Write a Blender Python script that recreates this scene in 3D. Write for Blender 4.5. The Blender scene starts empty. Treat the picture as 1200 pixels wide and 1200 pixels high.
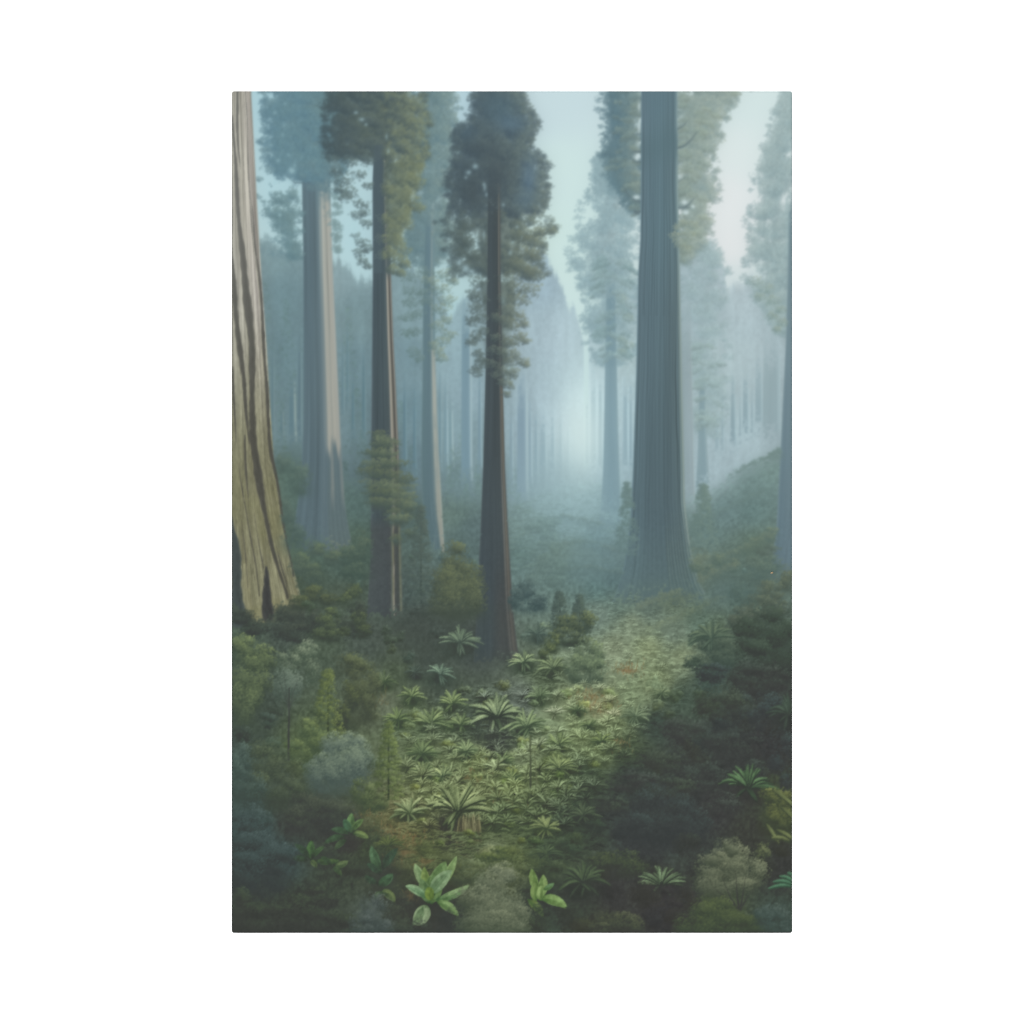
import math, random
import numpy as np
random.seed(7); rng = np.random.default_rng(7)

# ----------------------------------------------------------------------------
# THE PRINT: a misty redwood forest, printed on the canvas.  The motif is made
# here procedurally (noise, strokes, leaf dabs) in print pixels and becomes the
# ink colour of the printed canvas; every motif keeps its own id.
# ----------------------------------------------------------------------------
X0, Y0, PW, PH, S = 271.0, 106.0, 658, 988, 2
BW, BH = PW*S, PH*S
buf = np.zeros((BH, BW, 3), np.float32)
ids = np.zeros((BH, BW), np.int16)
motifs = []                       # (name, label, parent id or None)
def motif(name, label=None, parent=None):
    motifs.append((name, label, parent)); return len(motifs)-1
YY, XX = np.mgrid[0:BH, 0:BW].astype(np.float32)
XX = XX/S + X0 + .25; YY = YY/S + Y0 + .25        # print coordinates of each cell

def A(c): return np.array(c, np.float32)
def sstep(a, b, v):
    t = np.clip((v-a)/(b-a), 0, 1); return t*t*(3-2*t)
def vnoise(h, w, cy, cx, seed):
    r = np.random.default_rng(seed)
    gh, gw = int(h/cy)+3, int(w/cx)+3
    g = r.random((gh, gw)).astype(np.float32)
    y = np.arange(h)/cy; x = np.arange(w)/cx
    iy = y.astype(int); ix = x.astype(int)
    fy = (y-iy).astype(np.float32); fx = (x-ix).astype(np.float32)
    fy = fy*fy*(3-2*fy); fx = fx*fx*(3-2*fx)
    a = g[iy]*(1-fy)[:, None] + g[iy+1]*fy[:, None]
    return a[:, ix]*(1-fx) + a[:, ix+1]*fx
def fbm(h, w, cy, cx, seed, octv=4):
    o = np.zeros((h, w), np.float32); s = 0; k = 1.
    for i in range(octv):
        o += k*vnoise(h, w, max(cy/2**i, 1), max(cx/2**i, 1), seed+i*17); s += k; k *= .55
    return o/s
BARK = fbm(1024, 1024, 160, 9, 5, 4)              # streaks: long in y, short in u
BARK = (BARK-BARK.mean())/BARK.std()
GRAIN = fbm(BH, BW, 7, 6, 41, 3); GRAIN = (GRAIN-GRAIN.mean())/GRAIN.std()
CLOUD = fbm(BH, BW, 160, 160, 77, 5); CLOUD = (CLOUD-CLOUD.mean())/CLOUD.std()
VEIL = fbm(BH, BW, 90, 16, 99, 4); VEIL = (VEIL-VEIL.mean())/VEIL.std()

def idw(points, power=3.2):
    """smooth colour field through (x, y, rgb) points, on a coarse grid"""
    gx = np.linspace(X0, X0+PW, 83); gy = np.linspace(Y0, Y0+PH, 124)
    GX, GY = np.meshgrid(gx, gy)
    num = np.zeros(GX.shape+(3,)); den = np.zeros(GX.shape)
    for x, y, c in points:
        w = 1/((GX-x)**2 + (GY-y)**2 + 60)**(power/2)
        num += w[..., None]*np.array(c); den += w
    g = (num/den[..., None]).astype(np.float32)
    y = np.linspace(0, 123, BH); x = np.linspace(0, 82, BW)
    iy = np.minimum(y.astype(int), 122); ix = np.minimum(x.astype(int), 81)
    fy = (y-iy).astype(np.float32)[:, None, None]; fx = (x-ix).astype(np.float32)[None, :, None]
    a = g[iy]*(1-fy) + g[iy+1]*fy
    return a[:, ix]*(1-fx) + a[:, ix+1]*fx
def over(alpha, col, i=None, sl=None):
    b = buf if sl is None else buf[sl]
    b += alpha[..., None]*(np.asarray(col, np.float32)-b)
    if i is not None:
        (ids if sl is None else ids[sl])[alpha > .5] = i
def window(x0, y0, x1, y1):
    a = max(int((x0-X0)*S), 0); b = min(int((x1-X0)*S)+1, BW)
    c = max(int((y0-Y0)*S), 0); d = min(int((y1-Y0)*S)+1, BH)
    return (slice(c, d), slice(a, b))
def soft(x, y, rx, ry, col, a, i=None):
    """a soft airbrushed spot"""
    sl = window(x-rx*1.6, y-ry*1.6, x+rx*1.6, y+ry*1.6)
    if sl[0].stop <= sl[0].start or sl[1].stop <= sl[1].start: return
    d = ((XX[sl]-x)/rx)**2 + ((YY[sl]-y)/ry)**2
    over(a*np.exp(-d*1.6)*(d < 2.56), col, i, sl)

# --- stamps -----------------------------------------------------------------
def ellipse_stamp(a, b, ang):
    r = int(math.ceil(max(a, b)+1.2))
    y, x = np.mgrid[-r:r+1, -r:r+1].astype(np.float32)
    c, s = math.cos(ang), math.sin(ang)
    u = (x*c+y*s)/a; v = (-x*s+y*c)/b
    d = np.sqrt(u*u+v*v)
    return np.clip((1-d)*min(a, b)+.5, 0, 1).astype(np.float32)
ROUND = {}
def round_stamp(r):
    k = max(int(r*4+.5), 1)
    if k not in ROUND:
        m = ellipse_stamp(max(k/4, .5), max(k/4, .5), 0)*min(1, (k/4)/.5)
        ROUND[k] = (m[..., None], m > .45, m.shape[0]//2)
    return ROUND[k]
SPECK = {}
def speck_stamps(size, leaf):
    """little sprays of leaves; size and leaf length in print pixels"""
    key = (size, leaf)
    if key in SPECK: return SPECK[key]
    out = []; R = size*S; L = leaf*S
    for k in range(26):
        r = int(R+L+2); m = np.zeros((2*r+1, 2*r+1), np.float32)
        for j in range(int(5+R*.9)):
            q = R*math.sqrt(random.random())*random.uniform(.5, 1); t = random.uniform(0, 6.283)
            e = ellipse_stamp(L*random.uniform(.6, 1.1), L*random.uniform(.3, .55), random.uniform(0, 3.14))
            cx = r+int(q*math.cos(t)); cy = r+int(q*math.sin(t)*.8); h = e.shape[0]//2
            y0, x0 = cy-h, cx-h
            if y0 < 0 or x0 < 0 or y0+2*h+1 > 2*r+1 or x0+2*h+1 > 2*r+1: continue
            w = m[y0:y0+2*h+1, x0:x0+2*h+1]; np.maximum(w, e*random.uniform(.55, 1), out=w)
        m = (m*2+np.roll(m, 1, 0)+np.roll(m, -1, 0)+np.roll(m, 1, 1)+np.roll(m, -1, 1))/6
        out.append((m[..., None], m > .4, r))
    SPECK[key] = out; return out
def stamp(x, y, st, col, a, i):
    m, b, r = st
    cx = int((x-X0)*S); cy = int((y-Y0)*S)
    y0, y1, x0, x1 = cy-r, cy+r+1, cx-r, cx+r+1
    if y1 <= 0 or x1 <= 0 or y0 >= BH or x0 >= BW: return
    if y0 < 0 or x0 < 0 or y1 > BH or x1 > BW:
        p, q = max(0, -y0), max(0, -x0); e, f = min(BH, y1)-y0, min(BW, x1)-x0
        m = m[p:e, q:f]; b = b[p:e, q:f]; y0 += p; x0 += q; y1 = y0+m.shape[0]; x1 = x0+m.shape[1]
    w = buf[y0:y1, x0:x1]; w += (m*a)*(col-w)
    if i is not None: ids[y0:y1, x0:x1][b] = i
def stroke(pts, widths, cols, i=None, a=1.0):
    """a brush line through points; widths and colours are (start, .., end) lists"""
    pts = np.array(pts, np.float32); n = len(pts)
    d = np.r_[0, np.cumsum(np.hypot(*(pts[1:]-pts[:-1]).T))]
    if d[-1] < .2: return
    m = max(int(d[-1]*1.6), 3); t = np.linspace(0, 1, m)
    xs = np.interp(t*d[-1], d, pts[:, 0]); ys = np.interp(t*d[-1], d, pts[:, 1])
    ws = np.interp(t, np.linspace(0, 1, len(widths)), widths)
    cols = np.array(cols, np.float32)
    cs = np.stack([np.interp(t, np.linspace(0, 1, len(cols)), cols[:, k]) for k in range(3)], 1).astype(np.float32)
    for k in range(m): stamp(xs[k], ys[k], round_stamp(ws[k]*S*.5), cs[k], a, i)

# --- motifs -----------------------------------------------------------------
def leaves(cx, cy, rx, ry, n, dark, light, i, size=2.2, leaf=1.0, sun=(.45, -.8), rag=.28, jit=.3, a=.85, bias=0.):
    """a clump of foliage: sprays of leaves, darker away from the light"""
    size, leaf, n = round(size*.74, 1), round(max(leaf*.68, .5), 1), int(n*1.65)
    ph = rng.random(5)*6.28; st = speck_stamps(size, leaf)
    t = rng.random(n)*6.2832; q = rng.random(n)**.56*1.04
    k = 1 + rag*(np.sin(3*t+ph[0])*.4 + np.sin(5*t+ph[1])*.35 + np.sin(9*t+ph[2])*.3)
    u = q*np.cos(t)*k; v = q*np.sin(t)*k
    sh = np.clip(.42 + bias + .66*(u*sun[0]+v*sun[1]) + jit*(rng.random(n)-.5), -.05, 1.12)
    o = np.argsort(sh + .35*rng.random(n))
    D = A(dark); Lg = A(light)
    col = D + (Lg-D)*sh[:, None]
    col = (col*(1+.10*(rng.random((n, 1))-.5))).astype(np.float32)
    xs = cx+u*rx; ys = cy+v*ry; pick = rng.integers(0, len(st), n)
    for j in o: stamp(xs[j], ys[j], st[pick[j]], col[j], a, i)
def shrub(cx, cy, rx, ry, dark, light, i, lumps=9, size=2.0, leaf=.9, dens=1.0, rag=.25, sun=(.35, -.85), lr=.42):
    n = int(rx*ry*.45*dens*2.2/size**1.2)+20
    D, Lg = A(dark), A(light)
    leaves(cx, cy, rx*.93, ry*.93, n, D, D+(Lg-D)*.45, i, size, leaf, sun, rag)
    pos = []
    for k in range(lumps):
        t = random.uniform(0, 6.283); q = math.sqrt(random.random())*.72
        pos.append((math.sin(t)*q, math.cos(t)*q))
    for v, u in sorted(pos):
        r = lr*random.uniform(.7, 1.15); lit = .72 - .55*v + .22*u
        soft(cx+u*rx, cy+v*ry+ry*r*.55, rx*r*.9, ry*r*.55, D*.93, .45*min(dens, 1))
        leaves(cx+u*rx, cy+v*ry, rx*r, ry*r*.85, max(int(n*r*r*1.25), 6), D*.96, D+(Lg-D)*min(max(lit, .12), 1.3), i, size, leaf, sun, rag, a=.85)
def crown(out, n, cr, dark, light, i, size=2.6, leaf=1.1, side=.5, gap=.0, sun=(.55, -.6), a=.8, flat=.62, haze=None):
    """a conifer crown: clumps of foliage between left and right outlines; out = [(y, xl, xr), ..]"""
    o = np.array(out, np.float32); D, Lg = A(dark), A(light)
    for k in range(n//2):                          # loose sprays along both outlines
        yy = random.uniform(o[0, 0], o[-1, 0]+3); e = random.choice((1, 2)); x = np.interp(yy, o[:, 0], o[:, e])+random.gauss(0, 2.6)
        r = random.uniform(2.5, 6.5); t = (e-1); leaves(x, yy, r, r*.7, int(r*5), D, D+(Lg-D)*random.uniform(.3, .9)*(1-side+side*t*1.2), i, size*.8, leaf*.8, sun, .5, a=.6)
    y = np.sort(rng.uniform(o[0, 0], o[-1, 0], n))
    for yy in y:
        xl = np.interp(yy, o[:, 0], o[:, 1]); xr = np.interp(yy, o[:, 0], o[:, 2])
        if random.random() < gap: continue
        r = cr*random.uniform(.6, 1.25)
        lo, hi = xl+r*.7, xr-r*.7
        if hi < lo: lo = hi = (xl+xr)/2
        x = random.uniform(lo, hi)
        t = (x-xl)/max(xr-xl, 1)
        L2 = D+(Lg-D)*(1-side+side*t*1.3)
        soft(x, yy+r*flat*.6, r*.85, r*flat*.6, D*.96+L2*.02, .42)
        L2 = D+(L2-D)*random.uniform(.85, 1.25)
        leaves(x, yy, r, r*flat, int(r*r*.55*2/size)+6, D*random.uniform(.95, 1.05), L2, i, size, leaf, sun, .35, a=a)
def body(out, left, right, i, erode=5, a=.9, soft_=5, mot=.04):
    """the dense inside of a crown, shaded from left to right"""
    o = np.array(out, np.float32); sl = window(o[:, 1].min(), o[0, 0], o[:, 2].max(), o[-1, 0]); y = YY[sl][:, :1]; x = XX[sl]
    xl = np.interp(y, o[:, 0], o[:, 1]); xr = np.interp(y, o[:, 0], o[:, 2])
    wob = 3.5*CLOUD[sl]+3*VEIL[sl]
    d = np.minimum(np.minimum(x-xl, xr-x)-erode+wob, o[-1, 0]-y-erode+wob)
    t = np.clip((x-xl)/np.maximum(xr-xl, 1), 0, 1)[..., None]
    over(a*sstep(0, soft_, d), (A(left)+(A(right)-A(left))*t)*(1+mot*(.7*CLOUD[sl]+.6*GRAIN[sl]))[..., None], i, sl)
def tufts(out, n, ln, dark, light, i, size=1.6, leaf=.9, droop=.25, trunk=None, a=.8):
    """feathery branch ends that reach outward from the stem and droop"""
    o = np.array(out, np.float32); D, Lg = A(dark), A(light); st = speck_stamps(size, leaf)
    for yy in np.sort(rng.uniform(o[0, 0], o[-1, 0], n)):
        xl = np.interp(yy, o[:, 0], o[:, 1]); xr = np.interp(yy, o[:, 0], o[:, 2])
        xc = trunk(yy) if trunk else (xl+xr)/2
        s = random.choice((-1, 1)); end = xr if s > 0 else xl
        f = random.uniform(.45, 1.0); ex = xc+(end-xc)*f; L = ln*random.uniform(.6, 1.2)
        sx = ex - s*L; m = int(L*1.6)+3
        up = random.uniform(-.35, .3)
        c1 = D+(Lg-D)*random.uniform(.15, .75)*(1.0 if s > 0 else .7)
        for k in range(m):
            t = k/(m-1); wd = (1-abs(2*t-1.0)**2)*L*.22+1
            x = sx+s*L*t+random.gauss(0, .8); yb = yy+up*L*t+droop*L*t*t
            for j in range(2):
                q = random.uniform(-.9, 1)
                c = c1*(1.0-.13*q)+(A((0, 0, 0)))
                stamp(x, yb+q*wd, random.choice(st), c.astype(np.float32), a, i)
class Edge:
    def __init__(s, pts): s.p = np.array(pts, np.float32)
    def __call__(s, y): return np.interp(y, s.p[:, 0], s.p[:, 1])
def trunk(L, R, y0, y1, stops, i, top=None, bottom=None, streak=.05, fu=60, fy=1.4, lines=0, line_amp=.12, fade=0, seed=0, lit_to=None, alpha=1.0, wav=0., fade_top=0, flute=0, flute_amp=.03):
    """bark between two edges; stops = [(u, rgb)], top/bottom = tints at the two ends as rgb factors"""
    sl = window(min(L.p[:, 1].min(), R.p[:, 1].min())-3, y0-1, max(L.p[:, 1].max(), R.p[:, 1].max())+3, y1+2)
    x = XX[sl]; y = YY[sl]; yl = y[:, :1]
    xl = L(yl); xr = R(yl)
    k = 9*S
    def sm(e): 
        q = np.pad(e[:, 0], k, mode='edge'); return np.convolve(q, np.ones(2*k+1)/(2*k+1), 'valid')[:, None].astype(np.float32)
    if len(yl) > 2*k: xl, xr = sm(xl), sm(xr)
    w = xr-xl; u = (x-xl)/w
    us = u + wav*np.sin(y*.021+seed+3*u)
    st = np.array([s[0] for s in stops]); cs = np.array([s[1] for s in stops], np.float32)
    col = np.stack([np.interp(us, st, cs[:, k]) for k in range(3)], -1).astype(np.float32)
    n = BARK[((y*fy*S+seed*91).astype(int)) % 1024, ((us*fu*4+seed*53).astype(int)) % 1024]
    n2 = BARK[((y*fy*.35*S+seed*31).astype(int)) % 1024, ((us*fu*1.1+seed*77).astype(int)) % 1024]
    g = 1+streak*(.75*n+.7*n2)
    r = np.random.default_rng(seed+300)
    for q in range(lines):
        u0 = r.uniform(.03, .97); wd = r.uniform(.25, .8)/w
        ph = r.uniform(0, 6); am = r.uniform(.3, 1)*line_amp
        cu = u0+.012*np.sin(y*.03+ph)+.006*np.sin(y*.11+ph*2)
        g -= am*np.exp(-((u-cu)/wd)**2)*(.6+.4*np.sin(y*.02+ph*3))
    if flute: g += flute_amp*np.sin(6.2832*flute*(u+.02*np.sin(y*.013+seed))+1.5*n2)*np.clip(1.2-1.2*np.abs(2*u-1)**3, 0, 1)
    t = np.clip((y-y0)/(y1-y0), 0, 1)[..., None]
    if top is not None or bottom is not None:
        a_ = A(top or (1, 1, 1)); b_ = A(bottom or (1, 1, 1)); col = col*(a_+(b_-a_)*t)
    al = np.clip(np.minimum(x-xl, xr-x)*1.0+.5, 0, 1)*(y >= y0)*(y <= y1)*alpha
    if fade: al = al*(1-sstep(y1-fade, y1, y+6*GRAIN[sl]))
    if fade_top: al = al*sstep(y0, y0+fade_top, y+8*GRAIN[sl])
    over(al, col*g[..., None], i, sl)
def frond(cx, cy, ang, ln, w, dark, light, i, droop=.5, seg=9, tip=.3):
    c, s = math.cos(ang), math.sin(ang); P = []
    for k in range(seg):
        t = k/(seg-1); P.append((cx+c*ln*t, cy+s*ln*t*(1-.15*t)+droop*ln*t*t))
    Q = [(x+.3, y+w*.5) for x, y in P]
    D, Lg = A(dark), A(light)
    stroke(Q, (w*.4, w*.9, w*.9, w*.3), (D*.95, D*.92, D*.97), i, .5)
    if w < 1.6:
        stroke(P, (w*.4, w*.75, w*.7, w*tip), (D+(Lg-D)*.2, D+(Lg-D)*.8, Lg, D+(Lg-D)*.6), i, .85); return
    stroke(P, (w*.35, w*.8, w*.75, w*tip), (D+(Lg-D)*.05, D+(Lg-D)*.6, D+(Lg-D)*.95, D+(Lg-D)*.6), i, .85)
    m = max(int(ln/1.7), 6)                      # leaflets along the midrib
    for k in range(1, m):
        f = k/m*(seg-1); j = int(f); u = f-j
        x = P[j][0]+(P[j+1][0]-P[j][0])*u; y = P[j][1]+(P[j+1][1]-P[j][1])*u
        dx, dy = P[j+1][0]-P[j][0], P[j+1][1]-P[j][1]; h = math.hypot(dx, dy)+1e-6
        nx, ny = -dy/h, dx/h; L_ = w*(.45+.6*math.sin(math.pi*min(k/m*1.05, 1)))
        for q in (-1, 1):
            up = q*ny < 0
            cc = D+(Lg-D)*((1.05 if up else .4)*random.uniform(.6, 1.15))
            stroke([(x, y), (x+nx*q*L_*.75+dx/h*L_*.75, y+ny*q*L_*.75+dy/h*L_*.75+.12*L_)], (.75, .4), (cc, cc*.96), i, .8)
def fern(cx, cy, r, dark, light, i, nf=11, w=None, droop=.55, under=True, spread=1.0, shade=None, ua=.8):
    w = min(w, r*.105) if w else r*.095; nf = int(nf*1.35)
    D, Lg = A(dark), A(light)
    if under:
        sc = D*.84 if shade is None else A(shade)*.97
        soft(cx, cy+r*.4, r*.85, r*.5, sc, ua, None); soft(cx, cy+r*.1, r*.5, r*.4, sc, ua*.5, None)
    lean = random.uniform(-.13, .13); fr = []
    for k in range(nf+2):
        a = -math.pi/2 + lean + spread*1.35*(2*(k+.5)/(nf+2)-1) + random.uniform(-.16, .16)
        fr.append((abs(a+math.pi/2), a))
    fr.sort(key=lambda q: -q[0]+random.uniform(-.5, .5))      # outer fronds behind, upright ones in front
    for q, a in fr:
        side = min(q/1.35, 1.2)                               # how far it leans out
        l = D+(Lg-D)*min(max(.35+.55*(1-abs(side-.45))+random.uniform(-.32, .3), .08), 1.15)
        ln = r*random.uniform(.72, 1.12)*(1-.12*(1-side))
        frond(cx+random.uniform(-.06, .06)*r, cy+random.uniform(-.04, .1)*r, a, ln, w*random.uniform(.75, 1.2), D, np.clip(l, 0, 255), i, (.12+.36*side)*droop*1.5*random.uniform(.6, 1.3))
    if r > 13:
        for k in range(4):
            a = random.uniform(.35, math.pi-.35); frond(cx+random.uniform(-.1, .1)*r, cy+.08*r, a, r*random.uniform(.35, .55), w*.9, D*.95, D+(Lg-D)*random.uniform(.15, .5), i, .35)
def bigleaf(x, y, ang, ln, w, dark, light, i, bend=.3, vein=1.05):
    w *= 1.2
    ln *= .86; c, s = math.cos(ang), math.sin(ang); P = []; light = A(light)*.86; dark = A(dark)*.86
    for k in range(13):
        t = k/12; P.append((x+c*ln*t-s*bend*ln*t*t, y+s*ln*t+c*bend*ln*t*t))
    W = [w*v for v in (.16, .45, .8, 1, 1, .92, .72, .42, .06)]
    D, Lg = A(dark), A(light)
    stroke(P, W, (D*.86, D+(Lg-D)*.45, D+(Lg-D)*.9, Lg, D+(Lg-D)*.8), i)
    Q = [(px-s*w*.2*(-1 if c > 0 else 1), py+abs(c)*w*.2+.3) for px, py in P]
    stroke(Q, [q*.5 for q in W], (D, D+(Lg-D)*.45, D+(Lg-D)*.6), i, .55)
    stroke(P, (.7, .8, .4), (D, Lg*vein, Lg), i, .5)
def leaf_to(x0, y0, x1, y1, w, dark, light, i, bend=.2):
    vx, vy = x1-x0, y1-y0
    bigleaf(x0, y0, math.atan2(vy, vx)-math.atan(bend), math.hypot(vx, vy)/math.sqrt(1+bend*bend)/.86, w, dark, light, i, bend)
# ----------------------------------------------------------------------------
# COMPOSITION (back to front)
# ----------------------------------------------------------------------------
SKY = motif('printed_sky', 'pale blue to white sky at the top of the print')
FAR = motif('printed_forest', 'misty blue mass of far forest in the print')
GROUND = motif('printed_undergrowth', 'green undergrowth of the forest floor in the print')
HILL = motif('printed_hillside', 'hazy slope covered in low plants at the right of the print')

sky = idw([(300,110,(176,211,223)),(300,200,(180,213,223)),(320,300,(184,214,222)),(420,290,(182,214,224)),(410,310,(183,214,222)),(545,115,(186,214,226)),
  (640,120,(198,219,227)),(680,110,(198,219,227)),(660,200,(204,227,229)),(650,280,(205,229,229)),(665,340,(205,228,228)),(735,120,(205,225,230)),
  (840,120,(211,228,232)),(885,110,(211,228,231)),(860,180,(217,230,233)),(850,240,(224,231,235)),(852,290,(224,229,233)),(850,330,(208,222,226)),
  (540,340,(182,212,218)),(532,360,(175,208,216)),(680,480,(190,216,219)),(680,530,(184,212,216)),(900,330,(200,216,220))])
buf[:] = sky; ids[:] = SKY
def grey(c, k): m = sum(c)/3; return tuple(v+(m-v)*k for v in c)
haze = idw([(x, y, grey(c, .18)) for x, y, c in [(310,300,(120,150,154)),(330,350,(107,137,143)),(320,420,(103,133,139)),(335,500,(104,132,137)),(345,540,(96,122,122)),(330,590,(88,110,106)),
  (400,320,(132,160,164)),(420,370,(117,146,150)),(410,430,(107,137,144)),(415,490,(104,132,138)),(420,560,(92,116,120)),(425,610,(84,106,108)),
  (475,350,(128,158,163)),(475,420,(116,147,155)),(480,480,(108,140,149)),(478,540,(100,128,137)),(475,600,(88,110,114)),
  (530,390,(146,177,184)),(530,440,(140,170,177)),(535,500,(130,160,166)),(535,560,(112,140,143)),(530,610,(98,122,125)),(555,460,(142,170,178)),(555,530,(125,153,158)),
  (630,320,(150,176,188)),(610,400,(156,180,188)),(650,400,(160,183,191)),(640,460,(156,180,187)),(610,510,(146,172,180)),(605,570,(122,150,156)),
  (660,500,(166,190,196)),(690,470,(182,207,211)),(690,530,(168,194,200)),(660,560,(145,172,179)),(600,620,(110,135,137)),(640,600,(124,150,155)),
  (735,420,(168,192,193)),(735,480,(164,190,194)),(735,540,(155,181,187)),(815,320,(160,182,187)),(820,390,(156,178,183)),(850,400,(168,189,193)),
  (870,350,(172,192,196)),(900,420,(166,186,190)),(850,470,(168,190,194)),(840,520,(164,187,192)),(880,500,(168,192,196)),(905,500,(156,177,181)),(925,450,(160,180,184))]])
haze *= A((.985, 1.0, 1.028))*(1+.03*np.exp(-((XX-690)/110)**2))[..., None]
# far forest: ragged layered tops
def topline(pts, amp, seed):
    p = np.array(pts, np.float32); x = XX[0]
    r = np.interp(x, p[:, 0], p[:, 1]); n = vnoise(8, BW, 8, 9, seed)[0]-.5; m = vnoise(8, BW, 8, 3, seed+1)[0]-.5
    return r+amp*(1.6*n+.8*m)
for pts, amp, seed, lift in (
    ([(271,300),(308,276),(322,282),(345,292),(380,300),(398,303),(412,318),(435,330),(470,300),(515,335),(527,372),(540,352),(560,330),(600,330),(610,300),(622,288),(634,292),(647,305),(655,326),(664,352),(676,364),(684,398),(680,440),(668,470),(660,520),(655,545),(929,545)], 7, 3, 1.0),
    ([(271,545),(690,545),(690,370),(720,360),(750,330),(797,300),(812,282),(825,276),(838,286),(847,312),(853,337),(868,331),(880,326),(929,330)], 6, 9, 1.0)):
    tl = topline(pts, amp, seed)
    a = sstep(-5, 11, YY - tl[None, :] + 1.5*GRAIN)
    over(a*.97, haze*(1+.014*GRAIN+.018*VEIL)[..., None], FAR)
over(.12*sstep(440, 480, YY)*np.exp(-((XX-681)/16)**2), A((205,228,228)))
# sparse hazy foliage texture over the far forest
for k in range(2600):
    x = random.uniform(300, 925); y = random.uniform(285, 600)
    cy, cx = int((y-Y0)*S), int((x-X0)*S)
    if ids[cy, cx] != FAR: continue
    c = haze[cy, cx]*random.choice((.955, 1.035, 1.02))
    if x < 520: c = c*A((1.0, 1.0, .975))
    stamp(x, y, random.choice(speck_stamps(2.4, 1.1)), c.astype(np.float32), .5, None)
def stamp_haze(x, y, k):
    cy = min(max(int((y-Y0)*S), 0), BH-1); cx = min(max(int((x-X0)*S), 0), BW-1); return haze[cy, cx]*k
# hazy conifer sprays among the far left forest
for x, y, h, w in ((418,455,75,15),(312,330,120,14),(335,350,120,16),(408,360,110,15),(545,480,70,12),(530,520,80,16),(560,540,80,12),(470,470,80,14),(482,520,80,12),(600,520,90,10),(425,500,70,14),(528,545,110,14),(546,560,90,12),(560,555,95,10),(515,570,80,10),(608,575,80,10),(622,590,70,10),(330,470,90,12),(405,540,70,14)):
    for q in range(150):
        t = random.random(); hw = w*(.15+.85*t)
        xx = x+random.uniform(-hw, hw); yy = y+h*t+abs(xx-x)*.35
        stamp(xx, yy, random.choice(speck_stamps(2.0, 1.1)), (stamp_haze(xx, yy, random.choice((.88, .95, 1.03)))*A((.98,1,.95))).astype(np.float32), .55, None)

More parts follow.
